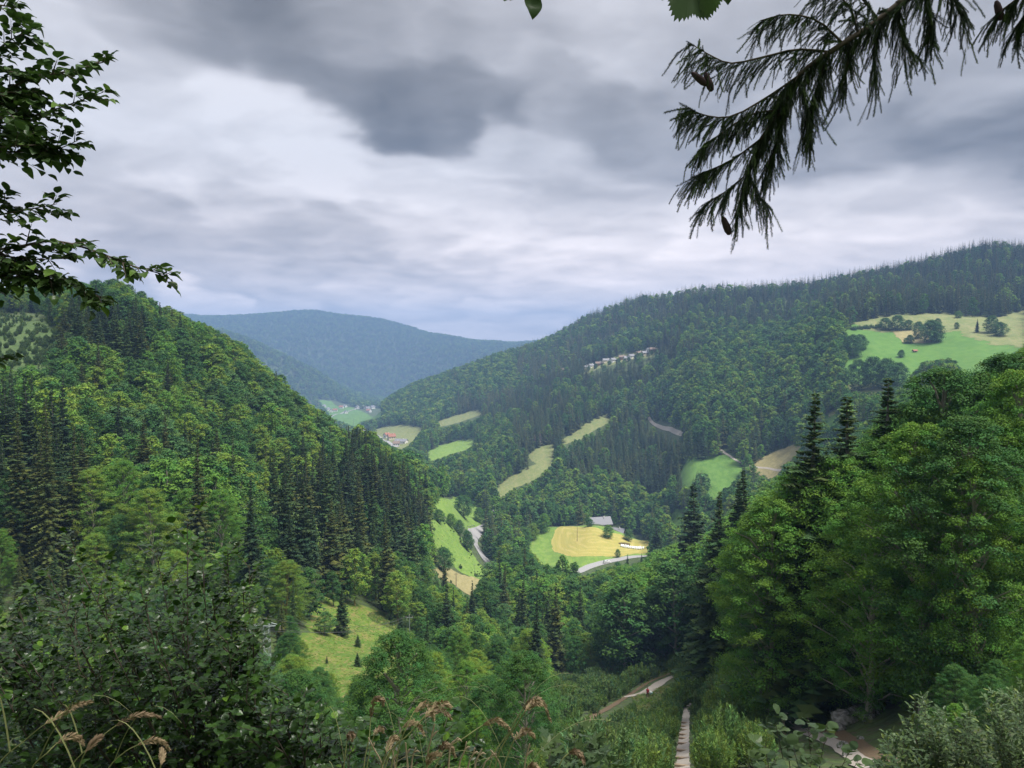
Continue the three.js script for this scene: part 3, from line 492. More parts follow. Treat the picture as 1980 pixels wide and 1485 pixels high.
const KINDS = {
  beech: [
    [11, 12, 13, 14].map((s) => broadleaf(s, { h: 22, base: s % 2 ? 0.17 : 0.07, width: 12, clumps: 420, leaves: 124, size: 0.125, flat: 0.56, up: 0.55, jitter: 0.5, limbs: 44, clump: 0.088, sides: 8 })),
    [15, 16, 17, 18].map((s) => broadleaf(s, { h: 20, base: 0.16, width: 11, clumps: 84, leaves: 52, size: 0.38, flat: 0.62, up: 0.6, jitter: 0.35, limbs: 14, clump: 0.15 })),
    [19, 20, 21, 22].map((s) => broadleaf(s, { h: 19, base: 0.12, width: 11, clumps: 48, leaves: 22, size: 0.85, flat: 0.75, up: 0.35, jitter: 0.22, limbs: 3, sides: 5, spread: 0.3 })),
    [23, 24, 25].map((s) => broadleaf(s, { h: 18, base: 0.1, width: 11.5, clumps: 20, leaves: 13, size: 1.7, flat: 0.8, up: 0.35, jitter: 0.2, limbs: 0, sides: 3, spread: 0.3, clump: 0.2 })),
  ],
  spruce: [
    [31, 32, 33].map((s) => spruce(s, { h: 26, width: 7, whorls: 58, arms: 9, sprays: 7, size: 0.46 })),
    [34, 35, 36, 37].map((s) => spruce(s, { h: 25, width: 6.6, whorls: 36, arms: 8, sprays: 4, size: 0.72 })),
    [38, 39, 40].map((s) => spruce(s, { h: 24, width: 6.6, whorls: 19, arms: 7, sprays: 2, size: 1.15, sides: 4 })),
    [41, 42, 43].map((s) => spruce(s, { h: 23, width: 7, whorls: 11, arms: 6, sprays: 1, size: 1.9, sides: 3 })),
  ],
  stand: [   // tall forest-grown spruces with bare lower trunks
    [44, 45].map((s) => spruce(s, { h: 27, base: 0.42, width: 6, whorls: 34, arms: 8, sprays: 6, size: 0.5 })),
    [46, 47, 48].map((s) => spruce(s, { h: 27, base: 0.42, width: 5.8, whorls: 24, arms: 8, sprays: 4, size: 0.75 })),
    [49, 50].map((s) => spruce(s, { h: 26, base: 0.4, width: 6, whorls: 13, arms: 7, sprays: 2, size: 1.15, sides: 4 })),
  ],
  dead: [
    [51, 52].map((s) => spruce(s, { h: 24, base: 0.2, width: 5, whorls: 34, arms: 6, sprays: 4, size: 0.34, thin: 0.25, droop: 0.55 })),
    [53, 54].map((s) => spruce(s, { h: 24, base: 0.15, width: 5, whorls: 26, arms: 6, sprays: 3, size: 0.6, thin: 0.25, droop: 0.55 })),
    [55, 56].map((s) => spruce(s, { h: 24, base: 0.1, width: 5, whorls: 15, arms: 6, sprays: 2, size: 1, thin: 0.2, droop: 0.5, sides: 4 })),
  ],
  lone: [[65, 66, 67].map((s) => broadleaf(s, { h: 20, base: 0.05, width: 16, clumps: 120, leaves: 56, size: 0.5, flat: 0.8, up: 0.4, jitter: 0.35, limbs: 8, clump: 0.17, wide: 0.5 }))],
  poplar: [
    [61, 62].map((s) => broadleaf(s, { h: 20, base: 0.1, width: 6.5, clumps: 90, leaves: 60, size: 0.3, flat: 1.3, up: 0.1, limbs: 20, clump: 0.16 })),
    [63, 64].map((s) => broadleaf(s, { h: 20, base: 0.1, width: 6.5, clumps: 60, leaves: 40, size: 0.45, flat: 1.35, up: 0.1, limbs: 12, clump: 0.17 })),
  ],
};
// shrubs: many upright shoots with narrow leaves, 4 m tall
function willow(seed, { h = 4, width = 3.6, shoots = 46, leaves = 46, size = 0.13, long = 2.6 }) {
  const rng = random(seed), crown = new Faces(), wood = new Faces();
  for (let k = 0; k < shoots; k++) {
    const a = rng() * 6.2832, r = Math.sqrt(rng()), tip = V(Math.cos(a) * r * width / 2, h * (1 - 0.45 * r * r) * (0.7 + 0.3 * rng()), Math.sin(a) * r * width / 2), foot = V(tip.x * 0.15, -0.3, tip.z * 0.15), midp = foot.clone().lerp(tip, 0.5).add(V(tip.x * 0.22, 0, tip.z * 0.22)), col0 = tint(rng, 0.2);
    const at = (t) => foot.clone().multiplyScalar((1 - t) ** 2).addScaledVector(midp, 2 * t * (1 - t)).addScaledVector(tip, t * t);
    if (k % 2 === 0) wood.tube([foot, at(0.5), tip], [0.03, 0.018, 0.006], 3);
    for (let q = 0; q < leaves; q++) {
      const t = lerp(0.28, 1.02, Math.pow((q + rng()) / leaves, 0.8)), c = at(t), d = sphere(rng), o = (1.05 - t) * 0.34 + 0.07; c.addScaledVector(d, o * (0.4 + rng()));
      const dir = at(Math.min(1, t + 0.05)).sub(at(t - 0.05)).normalize().multiplyScalar(0.9).add(d.multiplyScalar(0.8)).normalize(), n = dir.clone().cross(sphere(rng)).normalize(), b = dir.clone().cross(n), s = size * (0.7 + 0.6 * rng()), w = 1 + 0.25 * (rng() * 2 - 1), col = [col0[0] * w, col0[1] * w, col0[2] * w];
      const L = s * long / 2, W = s * 0.36, i = crown.vertex(c.x - dir.x * L, c.y - dir.y * L, c.z - dir.z * L, col), j = crown.vertex(c.x + b.x * W, c.y + b.y * W, c.z + b.z * W, col), m = crown.vertex(c.x + dir.x * L, c.y + dir.y * L, c.z + dir.z * L, col), o2 = crown.vertex(c.x - b.x * W, c.y - b.y * W, c.z - b.z * W, col);
      crown.quad(i, j, m, o2);
    }
  }
  return { crown: crown.geometry(), trunk: wood.geometry(true), h };
}
KINDS.willow = [[71, 72, 73, 74].map((s) => willow(s, { shoots: 70, leaves: 60, size: 0.11 })), [75, 76, 77].map((s) => willow(s, { shoots: 40, leaves: 40, size: 0.19 })), [78, 79].map((s) => willow(s, { shoots: 16, leaves: 18, size: 0.5, long: 1.8 }))];
stage('tree shapes done');

const FOLIAGE = {
  beech: [leafy(0.076, 0.182, 0.028), leafy(0.108, 0.232, 0.030), leafy(0.054, 0.142, 0.030), leafy(0.15, 0.25, 0.032), leafy(0.078, 0.172, 0.050)],
  spruce: [leafy(0.036, 0.066, 0.021, 0), leafy(0.046, 0.080, 0.026, 0), leafy(0.030, 0.056, 0.023, 0), leafy(0.062, 0.082, 0.024, 0), leafy(0.045, 0.062, 0.025, 0)],
  dead: [leafy(0.17, 0.14, 0.115, 0), leafy(0.14, 0.105, 0.08, 0)],
  willow: [leafy(0.12, 0.215, 0.06), leafy(0.14, 0.235, 0.055), leafy(0.115, 0.20, 0.072)],
};
FOLIAGE.stand = FOLIAGE.spruce; FOLIAGE.poplar = FOLIAGE.beech;
const SHADES = { beech: ['mid green', 'light green', 'deep green', 'yellow-green', 'grey-green'], spruce: ['dark', 'dark green', 'blackish green', 'olive', 'brownish dark'] };

// where each kind grows, by the pixel at which a tree stands
const spruceAreas = [
  [[530, 1060], [580, 990], [700, 950], [800, 985], [852, 1070], [848, 1118], [760, 1130], [650, 1170], [540, 1180]],
  [[-80, 930], [140, 960], [175, 1240], [-80, 1260]],
  [[40, 700], [150, 680], [290, 730], [285, 780], [150, 775], [40, 770]],
  [[870, 780], [1060, 756], [1092, 800], [900, 832]], [[985, 826], [1095, 800], [1098, 872], [1000, 892]],
  [[1086, 884], [1200, 846], [1330, 858], [1390, 890], [1312, 990], [1240, 985], [1190, 935], [1106, 912]],
  [[1590, 622], [1640, 600], [2100, 480], [2100, 600], [1640, 640]], [[1000, 700], [1240, 690], [1250, 760], [1000, 745]],
  [[640, 850], [700, 880], [730, 930], [690, 940], [640, 900]],
];
const broadAreas = [
  [[240, 600], [400, 680], [600, 845], [640, 900], [560, 905], [420, 800], [300, 730]], [[730, 900], [850, 960], [900, 990], [850, 1000], [780, 960]],
  [[100, 800], [450, 830], [560, 940], [450, 1060], [150, 1090]], [[1280, 720], [1450, 655], [1640, 640], [1660, 760], [1600, 870], [1300, 838]],
  [[900, 960], [1080, 930], [1290, 1000], [1290, 1040], [960, 1030]], [[830, 1130], [1240, 1120], [1350, 1240], [1200, 1480], [500, 1480], [600, 1290], [800, 1290]],
  [[690, 800], [860, 730], [900, 780], [760, 810]], [[175, 1090], [450, 1060], [530, 1080], [530, 1300], [175, 1320]], [[100, 600], [300, 640], [300, 725], [150, 680], [100, 690]], [[430, 830], [600, 880], [620, 960], [540, 990], [470, 940]],
];
const areaOf = (list, px, py) => list.findIndex((p) => inside(p, px, py));
const trees = [];
const BLOCK_POINTS = []; for (const t of [0.02, 0.25, 0.5, 0.75, 1.02]) for (const s of [-1, -0.5, 0, 0.5, 1]) BLOCK_POINTS.push([s * 0.46 * (t > 1 ? 0.1 : t > 0.7 ? 0.6 : t < 0.1 ? 0.3 : 1), t]);
function blocked(x, y, z, D, h, w) {   // would it stand in an opening, or in front of one?
  const pts = BLOCK_POINTS.map(([sx, t]) => [sx * w, t]).map(([sx, t]) => pixelOf(x + sx, y + h * t, z));
  for (const o of open) {
    if (D > o.to + 12 || (o.p === wallLeft || o.p === wallRight ? D < o.from : false)) continue;
    if (o.p === wallLeft && x > 60) continue;
    for (const q of pts) if (q[0] > o.box[0] && q[0] < o.box[1] && q[1] > o.box[2] && q[1] < o.box[3] && inside(o.p, q[0], q[1])) return true;
  }
  return false;
}
function addTree(kind, x, z, h, more = {}) {
  const y = groundAt(x, z), D = -z, q = pixelOf(x, y + h * 0.5, z);
  trees.push({ kind, x, y, z, D, h, w: more.w ?? 1, turn: more.turn ?? (x * 12.9 + z * 7.3) % 6.28, shade: more.shade ?? 0, variant: more.variant ?? Math.floor(Math.abs(x * 3.7 + z * 1.3)) % 12, px: q[0], py: q[1], base: pixelOf(x, y, z), manual: !!more.manual, label: more.label, group: more.group });
}
const BANDS = [[44, 150, 4.6], [150, 450, 5.3], [450, 1000, 6.2], [1000, 2300, 7.6], [2300, 6900, 15]];
const rngT = random(4242);
for (const [from, to, step] of BANDS) {
  const half = Math.tan(35.5 * Math.PI / 180);
  for (let D = from; D < to; D += step) for (let X = -D * half; X < D * half; X += step) {
    const x = X + (rngT() - 0.5) * step * 0.95, z = -(D + (rngT() - 0.5) * step * 0.95), r1 = rngT(), r2 = rngT(), r3 = rngT(), r4 = rngT();
    const d = -z, y = groundAt(x, z), [px, py] = pixelOf(x, y, z);
    if (px < -90 || px > 2070 || py > 1640) continue;
    const far = d > 2300, stand = fbm(x / 95 + 5, z / 95, 1, 2);
    if (d < 175 && px > 1040 && px < 1300 && py > 1285) continue;            // shrubs grow here
    if (d < 175 && px >= 1300 && px < 1760 && py > lerp(1228, 1420, (px - 1300) / 420)) continue;
        let kind, h, w = 1;
    const inS = areaOf(spruceAreas, px, py), inB = areaOf(broadAreas, px, py), rightWood = d < 400 && px > (d < 170 ? 1280 : 1190);
    let chance = rightWood ? 0.03 : inS >= 0 ? 0.93 : inB >= 0 ? 0.1 : clamp((d < 460 ? 0.3 : 0.4) + 1.7 * stand, 0.06, 0.94);
    if (d > 700 && inS < 0 && inB < 0 && px > 1000) chance = clamp(0.62 + 1.5 * stand, 0.15, 0.95);
    if (d > 820 && py < 640 + (px - 1150) * -0.08 && px > 1100) chance = Math.max(chance, 0.85);
    if (far) chance = 0.55;
    kind = r1 < chance ? 'spruce' : 'beech';
    if (kind === 'spruce' && (inS === 2 || (inS === 0 && r4 < 0.45))) kind = 'stand';
    h = kind === 'beech' ? lerp(10, 23, Math.pow(r2, 0.8)) : lerp(14, 30, Math.pow(r2, 0.8));
    if (kind !== 'beech') w = lerp(0.72, 1.4, r3 * r3);
    if (rightWood) { h = kind === 'beech' ? lerp(19, 26, r2) : 25; w = lerp(0.85, 1.05, r3); }
    if (d < 240 && px > 480 && px < 1280 && !rightWood && kind === 'beech') h = lerp(8, 14, r2);
    if (d < 125 && px < 1050) h = lerp(6, 13, r2);
    if (inB === 2 && !far) h *= 0.85;
    if (kind === 'spruce' && r4 < 0.12) h *= 0.6;
    if (kind === 'beech' && r4 < 0.12) h *= 0.65;
    if (far) { h = lerp(15, 22, r2); w = 1.65; }
    if (!seen(x, y + h, z)) continue;
    const width = (kind === 'beech' ? 0.55 : 0.26) * h;
    let k = 0; const tries = [1, 0.78, 0.6, 0.42];
    while (k < 4 && blocked(x, y, z, d, h * tries[k], width * tries[k])) k++;
    if (k === 4 || (k === 3 && r3 < 0.5)) continue;
    addTree(kind, x, z, h * tries[k], { w: w * lerp(0.85, 1.2, r4), shade: (rightWood ? 0.58 : 1) * (r4 * 0.55 + 0.45 * clamp(0.5 + 1.2 * fbm(x / 40, z / 40, 7, 2), 0, 1)), turn: r2 * 17 });
  }
}
{   // willow shrubs over the lower slope
  for (let D = 34; D < 178; D += 2.3) for (let X = -D * 0.05; X < D * 0.45; X += 2.3) {
    const x = X + (rngT() - 0.5) * 2, z = -(D + (rngT() - 0.5) * 2), r1 = rngT(), r2 = rngT(), y = groundAt(x, z), [px, py] = pixelOf(x, y, z);
    if (px < 1030 || px > 1640 || py < (px < 1300 ? 1285 : lerp(1228, 1420, (px - 1300) / 420)) - 8 || py > 1640 || (-z < 62 && px > 1490)) continue;
    const edge = inside([[1030, 1262], [1250, 1262], [1290, 1300], [1130, 1400], [1060, 1500], [1030, 1500]], px, py);
    if (perlin.noise(x / 7, z / 7, 3) < -0.38 + (edge ? 0.25 : 0)) continue;
    let h = lerp(1.8, 4.2, r1 * r1 + 0.15), k = 0; while (k < 3 && blocked(x, y, z, -z, h, h * 0.85)) { h *= 0.7; k++; }
    if (k === 3) continue;
    addTree('willow', x, z, h, { w: lerp(0.85, 1.2, r2), shade: r2, turn: r1 * 20 });
  }
  for (let k = 0; k < 900; k++) {   // low scrub on the open slope and the clearing
    const zone = k % 3, px = zone === 0 ? lerp(745, 885, rngT()) : zone === 1 ? lerp(-40, 112, rngT()) : lerp(834, 935, rngT()), py = zone === 0 ? lerp(1110, 1222, rngT()) : zone === 1 ? lerp(600, 720, rngT()) : lerp(1000, 1120, rngT()), r = rngT();
    const poly = zone === 0 ? [[742, 1204], [770, 1176], [800, 1140], [838, 1108], [872, 1128], [890, 1150], [860, 1180], [824, 1215], [800, 1225]] : zone === 1 ? [[-60, 600], [70, 600], [112, 640], [104, 700], [40, 720], [-60, 720]] : roadBank;
    if (!inside(poly, px, py)) continue;
    if (zone === 2 && toEdge(poly, px, py) > 9 - 6 * r) continue;
    const p = hit(px, py, 100, 620); if (p) addTree('willow', p.x, p.z, zone === 1 ? lerp(1, 3, r) : lerp(0.8, 2.6, r * r), { shade: r });
  }
}
for (let D = 26; D < 170; D += 3.4) for (let X = D * 0.2; X < D * 0.74; X += 3.4) {   // saplings under the near wood
  const x = X + (rngT() - 0.5) * 3.4, z = -(D + (rngT() - 0.5) * 3.4), r1 = rngT(), r2 = rngT(), y = groundAt(x, z), [px, py] = pixelOf(x, y, z);
  if (px < 1320 || px > 2080 || py > 1640 || py > lerp(1228, 1400, (px - 1300) / 420) + (px > 1700 ? 400 : 0) || r1 < (px > 1700 ? 0.1 : 0.3)) continue;
  if (-z < 46 && (px < 1790 || px > 2060)) continue;
  if (!blocked(x, y, z, -z, 8, 5)) addTree('beech', x, z, (-z < 46 ? lerp(1.5, 3.4, r2) : lerp(2.5, 8.5, r2)), { w: 1.3, shade: r1 * 0.58, turn: r2 * 30 });
}
stage('scattered', trees.length);
// trees that can be picked out, by the pixel of their foot and their height in pixels
const picked = (kind, px, py, tall, from, to, more) => { const p = hit(px, py, from, to); if (p) addTree(kind, p.x, p.z, tall * -p.z / F, { manual: true, ...more }); else console.log('no ground', px, py); };
const pasture = 'trees scattered over the high pasture';
for (const [kind, px, py, tall, w, label, shade] of [
  ['beech', 1712, 638, 24, 1.5, 'broad dark tree at the head of the hedge on the high pasture', 2], ['beech', 1735, 638, 29, 1.5, 'tallest rounded tree of the hedge clump on the high pasture', 2], ['beech', 1756, 638, 20, 1.4, 'lower rounded tree closing the hedge clump on the high pasture', 2],
  ['beech', 1776, 655, 34, 0.9, 'slim dark tree standing against the big dark tree on the pasture', 2], ['beech', 1798, 662, 44, 1.2, 'big dark tree in the middle of the high pasture', 2], ['beech', 1810, 662, 40, 1.1, 'dark tree leaning into the big tree in mid pasture', 2],
  ['beech', 1813, 633, 18, 1.2, 'small grey-green tree behind the big dark tree on the pasture', 4], ['beech', 1760, 664, 17, 1.2, 'small round bush in front of the dry pasture patch', 2], ['beech', 1752, 664, 11, 1.3, 'smallest round bush by the dry pasture patch', 2],
  ['beech', 1743, 691, 15, 1.3, 'lone round tree below the little hut on the pasture', 2], ['beech', 1853, 615, 14, 1.4, 'lone bush at the upper forest edge of the pasture', 1], ['spruce', 1889, 643, 27, 1.4, 'lone dark spruce standing high on the dry pasture', 0],
  ['beech', 1917, 644, 34, 1.1, 'taller dark tree of the pair beside the lone pasture spruce', 2], ['beech', 1933, 650, 28, 1.4, 'wider dark tree of the pair beside the lone pasture spruce', 2], ['beech', 1850, 636, 13, 1.1, 'small pale bush between lone spruce and big dark tree on pasture', 4],
  ['beech', 1660, 756, 62, 1.1, 'tall dark tree at the wood edge below the high pasture', 2], ['beech', 1688, 752, 64, 1.05, 'tallest dark tree of the wood edge below the high pasture', 2], ['beech', 1714, 752, 60, 1.1, 'dark tree near the open side of the pasture wood edge', 2], ['beech', 1736, 746, 46, 1.2, 'last low dark tree of the wood edge beside the pasture', 2],
  ['beech', 1648, 690, 44, 1.3, 'dark rounded tree at the upper wood corner by the pasture', 2], ['beech', 1664, 676, 30, 1.3, 'dark low tree at the upper wood corner by the pasture', 2],
]) picked(kind, px, py, tall, 440, 1000, { w, label, shade: shade / 5 + 0.05, group: pasture });
const ORDINALS = 'first second third fourth fifth sixth seventh eighth ninth tenth eleventh twelfth thirteenth fourteenth fifteenth sixteenth seventeenth eighteenth nineteenth twentieth twenty-first twenty-second twenty-third twenty-fourth'.split(' ');
for (let k = 0; k < 14; k++) picked('willow', 1645 + k * 4.4, 637 - k * 0.3 + (k % 3), 5 + (k * 7 % 5), 440, 1000, { w: 1.5, shade: 0.8, label: ORDINALS[k] + ' low hedge bush from the wood side in the high pasture row', group: 'hedge bushes on the high pasture' });
for (const [kind, px, py, tall, w, label, shade] of [
  ['spruce', 661, 1230, 96, 1.5, 'tall dark spruce standing alone in the rough meadow beside the pylon', 0], ['beech', 628, 1228, 48, 1.7, 'dark spreading bush against the tall spruce in the rough meadow', 2],
  ['spruce', 692, 1252, 27, 2.1, 'young spruce in the middle of the rough meadow', 0], ['spruce', 782, 1264, 52, 2.1, 'bushy young spruce at the far side of the rough meadow', 0], ['spruce', 776, 1230, 40, 2.2, 'bushy young spruce behind another on the rough meadow edge', 2],
  ['spruce', 692, 1290, 30, 2.2, 'young spruce half hidden behind tree tops below the rough meadow', 0], ['spruce', 632, 1284, 18, 1.4, 'smallest spruce at the lower edge of the rough meadow', 0], ['spruce', 757, 1202, 30, 1.2, 'small spruce at the top edge of the rough meadow', 0],
  ['beech', 852, 1268, 54, 1.0, 'big round dark tree beside the rough meadow', 2],
]) picked(kind, px, py, tall, 80, 360, { w, label, shade: shade / 5 + 0.05, group: 'trees of the rough meadow' });
for (const [kind, px, py, tall, w, label, shade] of [
  ['beech', 896, 1000, 44, 1.3, 'large round tree on the bright bank above the winding road', 2], ['beech', 857, 1106, 50, 1.15, 'dark round tree at the foot of the bright road bank', 2], ['beech', 904, 1064, 40, 0.9, 'dark tree hugging the outer edge of the road bend', 2],
  ['beech', 888, 1034, 30, 1.0, 'small tree in the row that splits the bright road bank', 4], ['beech', 872, 1020, 28, 1.1, 'second small tree in the row on the road bank', 1], ['beech', 848, 1010, 26, 1.3, 'dark bush at the head of the row on the road bank', 2], ['beech', 926, 1010, 30, 1.0, 'slim tree above the road bend on the bright bank', 0],
  ['beech', 982, 1102, 56, 1.25, 'big round dark tree inside the road bend', 2], ['beech', 1006, 1098, 46, 1.2, 'round dark tree at the inner end of the road bend', 2], ['beech', 956, 1080, 44, 1.0, 'green tree on the inner verge of the road bend', 1], ['spruce', 958, 1062, 48, 1.2, 'dark conical spruce among round trees inside the road bend', 0],
  ['beech', 990, 1070, 42, 1.2, 'light green tree in the middle of the road bend clump', 1], ['beech', 1012, 1058, 40, 1.1, 'green tree at the back of the road bend clump', 0], ['beech', 1030, 1044, 34, 1.0, 'yellowish tree beside the bright green field corner', 3], ['beech', 1052, 1030, 38, 1.0, 'green tree behind the bright green field corner', 1],
  ['beech', 976, 1044, 36, 1.1, 'rounded tree where the upper road disappears', 0], ['beech', 1000, 1034, 34, 1.1, 'rounded tree behind the road bend clump', 0], ['beech', 1195, 1078, 17, 0.9, 'lone little tree at the roadside below the hay bales', 0],
  ['spruce', 1213, 1116, 46, 1.2, 'pointed dark spruce in front of the road by the white car', 0], ['beech', 1196, 1118, 32, 1.2, 'dark bushy tree in front of the road by the white car', 2], ['spruce', 1241, 1094, 26, 1.1, 'small pointed spruce before the road under the forest edge', 0],
  ['poplar', 1085, 1172, 104, 1.2, 'tall upright light green tree in front of the bright field', 1], ['poplar', 1060, 1172, 86, 1.3, 'upright light green tree beside the tallest one before the field', 1], ['poplar', 1110, 1166, 84, 1.2, 'upright feathery tree in front of the valley road', 0],
  ['beech', 1176, 1040, 26, 1.2, 'light green tree between the two barn roofs', 1], ['beech', 1215, 1046, 22, 1.2, 'round light tree beside the lower barn roof', 4], ['beech', 1140, 1018, 16, 1.4, 'dark bush by the upper barn roof', 2],
]) picked(kind, px, py, tall, 200, 800, { w, label, shade: shade / 5 + 0.05, group: 'trees around the winding road' });
for (const [px, py, tall, k, i] of [[1086, 726, 9, 0], [1108, 727, 8, 0], [1118, 722, 14, 1], [1126, 720, 10, 0], [1138, 717, 9, 0], [1150, 714, 14, 1], [1152, 712, 9, 0], [1164, 711, 8, 0], [1166, 703, 16, 1], [1178, 706, 9, 0], [1192, 703, 12, 1], [1196, 700, 8, 0], [1208, 702, 9, 0], [1216, 698, 8, 0], [1228, 697, 13, 1], [1230, 694, 9, 0], [1241, 691, 8, 0], [1251, 690, 9, 1], [1260, 686, 8, 0], [1270, 685, 12, 1]].map((q, i) => [...q, i]))
  picked(k ? 'spruce' : 'beech', px, py, tall, 700, 1800, { w: 1.2, shade: 0.45, label: (k ? 'small dark spruce' : 'small round tree') + ' between the chalets on the long hill, ' + ORDINALS[i] + ' from the lodge end', group: 'trees between the chalets' });
// trees of the near wood and its rim, by the pixel of their top and their height in metres
const topped = (kind, px, py, h, from, to, more) => {
  const [a, b] = slopes(px, py);
  const room = b * from - groundAt(a * from, -from);
  if (room < h) { addTree(kind, a * from, -from, Math.max(12, room), { manual: true, ...more }); return; }
  for (let D = from; D < to; D *= 1.004) if (b * D - groundAt(a * D, -D) <= h) { addTree(kind, a * D, -D, h, { manual: true, ...more }); return; }
  console.log('no room for top', px, py);
};
for (const [kind, px, py, h, w, label, shade] of [
  ['spruce', 1718, 728, 27, 1.9, 'spruce with open tiered top rising from the near wood below the pasture', 1], ['spruce', 1655, 764, 28, 2.1, 'broad dark spruce top at the upper rim of the near wood', 1], ['spruce', 1566, 754, 29, 1.6, 'slender tallest dark spruce at the rim of the near wood', 1],
  ['spruce', 1446, 906, 32, 1.5, 'dark spruce at the wood rim before the tan field', 0], ['spruce', 1428, 930, 36, 1.5, 'dark spruce next to the tan field at the wood rim', 2], ['spruce', 1350, 934, 39, 1.7, 'tall dark spruce at the tip of the near wood', 2], ['spruce', 1386, 948, 38, 1.4, 'dark spruce behind the tip of the near wood', 0],
  ['spruce', 1272, 1012, 27, 2.0, 'dark spruce overlapping the end of the stubble field', 2],
  ['beech', 1818, 686, 27, 1.0, 'dark beech whose lone crown stands up against the pasture', 2], ['beech', 1968, 660, 26, 1.1, 'highest beech crown at the top of the near wood', 2], ['beech', 1925, 694, 25, 1.0, 'dark beech crown stepping down from the highest one', 0], ['beech', 1872, 730, 25, 1.0, 'beech crown beside the lone crown against the pasture', 1],
  ['beech', 1765, 772, 25, 1.0, 'beech crown below the tiered spruce', 0], ['beech', 1700, 824, 24, 1.0, 'beech crown under the broad dark spruce top', 0], ['beech', 1620, 858, 24, 1.0, 'feathery light beech crown on the wood rim', 1], ['beech', 1570, 880, 24, 1.0, 'feathery beech crown on the wood rim before the tan field', 1], ['beech', 1500, 940, 23, 1.0, 'light beech crown low on the wood rim', 1],
  ['beech', 1430, 1000, 22, 1.0, 'light beech crown near the tip of the wood', 3], ['beech', 1320, 1058, 20, 1.0, 'light beech crown at the tip of the near wood', 1],
]) topped(kind, px, py, h, px < 1370 ? 190 : px < 1470 ? 118 : 60, 420, { w, label, shade: shade / 5 + 0.05, group: 'rim of the near wood' });
for (const [px, py, tall, place] of [[1034, 866, 34, 'mid'], [1044, 864, 36, 'mid'], [1026, 868, 26, 'mid'], [936, 872, 22, 'mid'], [262, 640, 70, 'ridge'], [250, 634, 62, 'ridge'], [274, 646, 56, 'ridge'], [234, 632, 56, 'ridge'], [445, 836, 62, 'slope'], [505, 852, 48, 'slope'], [524, 858, 54, 'slope'], [532, 862, 40, 'slope'], [1136, 862, 22, 'mid'], [1362, 795, 34, 'slope2'], [1404, 806, 44, 'slope2'], [1298, 790, 26, 'slope2'], [170, 640, 40, 'ridge']])
  picked('dead', px, py, tall, 120, 1400, { label: { mid: 'grey dead spruce among dark spruces above the tan field', ridge: 'pinkish grey dead spruce near the top of the steep hill', slope: 'pale dead spruce with bare trunk halfway up the steep wooded hill', slope2: 'pale dead spruce in the broadleaf wood below the pasture' }[place], group: 'dead spruces, ' + place, w: 1.1 });

// nearest trees become objects of their own with trunk and crown; the rest is forest
const LIMITS = { beech: [0.006, 0.0165, 0.045, 0.11], spruce: [0.006, 0.02, 0.052, 0.12], stand: [0, 0.02, 0.052, 0.12], dead: [0, 0.02, 0.05, 0.1], willow: [0, 0.008, 0.025, 0.045], poplar: [0, 0.01, 0.06, 0.2] };
function shapeOf(t) {
  const list = KINDS[t.manual && t.kind === 'beech' && t.D > 330 ? 'lone' : t.kind], s = t.h / t.D;      // apparent size picks the degree of detail
  let l = t.kind === 'willow' ? (t.D < 95 ? 0 : t.D < 300 ? 1 : 2) : t.D < 140 ? 0 : t.D < 400 ? 1 : t.D < 1250 ? 2 : 3;
  if (t.manual) l = Math.min(l, 1);
  l = Math.min(l, list.length - 1);
  return list[l][t.variant % list[l].length];
}
const LANDMARKS = [[515, 1240, 'the steel pylon'], [661, 1190, 'the tall meadow spruce'], [915, 1045, 'the road bend'], [1040, 1055, 'the bright green field corner'], [1175, 1086, 'the white car'], [1252, 1338, 'the person in red'], [1320, 1430, 'the timber stair'], [1640, 1390, 'the pale boulders'],
  [1718, 770, 'the tiered spruce top'], [1818, 700, 'the lone beech crown'], [1566, 780, 'the slender tallest spruce'], [765, 850, 'the red-roofed houses'], [255, 590, 'the ridge dead spruces'], [515, 835, 'the row of dead trunks'], [445, 805, 'the pale dead spruce'], [50, 655, 'the scrubby clear-cut'], [1157, 1010, 'the barn roofs'],
  [880, 1118, 'the orange field strip'], [1085, 1110, 'the upright light tree'], [782, 1240, 'the bushy young spruce'], [1350, 960, 'the wood-tip spruces'], [826, 1255, 'the big round tree'], [362, 1040, 'the tallest bush shoot'], [140, 1050, 'the slim corner shoot'], [1036, 848, 'the grey dead spruces'], [200, 745, 'the bare-trunked stand'], [700, 1270, 'the lower meadow rim'], [1560, 1400, 'the lower path'], [1040, 1370, 'the highest grass head'], [1782, 1350, 'the two willow shoots'], [1632, 1250, 'the tall pale trunk'], [1968, 690, 'the highest beech crown'], [1450, 1230, 'the pale wood-foot trunks']];
const placeWords = (t) => {
  const [px, py] = [t.px, t.py]; let best = null, m = Infinity;
  for (const l of LANDMARKS) { const d = Math.hypot(px - l[0], py - l[1]); if (d < m) { m = d; best = l; } }
  const dx = px - best[0], dy = py - best[1], a = Math.atan2(-dy, dx) * 57.3, far = m > 150 ? 'well ' : m < 45 ? 'close ' : '';
  const side = a > 155 || a < -155 ? 'left of' : a > 112 ? 'up and left of' : a > 68 ? 'above' : a > 25 ? 'up and right of' : a > -25 ? 'right of' : a > -68 ? 'down and right of' : a > -112 ? 'below' : 'down and left of';
  return far + side + ' ' + best[2];
};
const TREE_NAMES = { beech: 'broadleaf_tree', spruce: 'spruce_tree', stand: 'spruce_tree', dead: 'dead_spruce', willow: 'willow_shrub', poplar: 'poplar_tree' };
const heightWords = (h) => (h > 24 ? 'tall' : h > 17 ? 'full-grown' : h > 10 ? 'medium' : h > 4 ? 'young' : 'low');
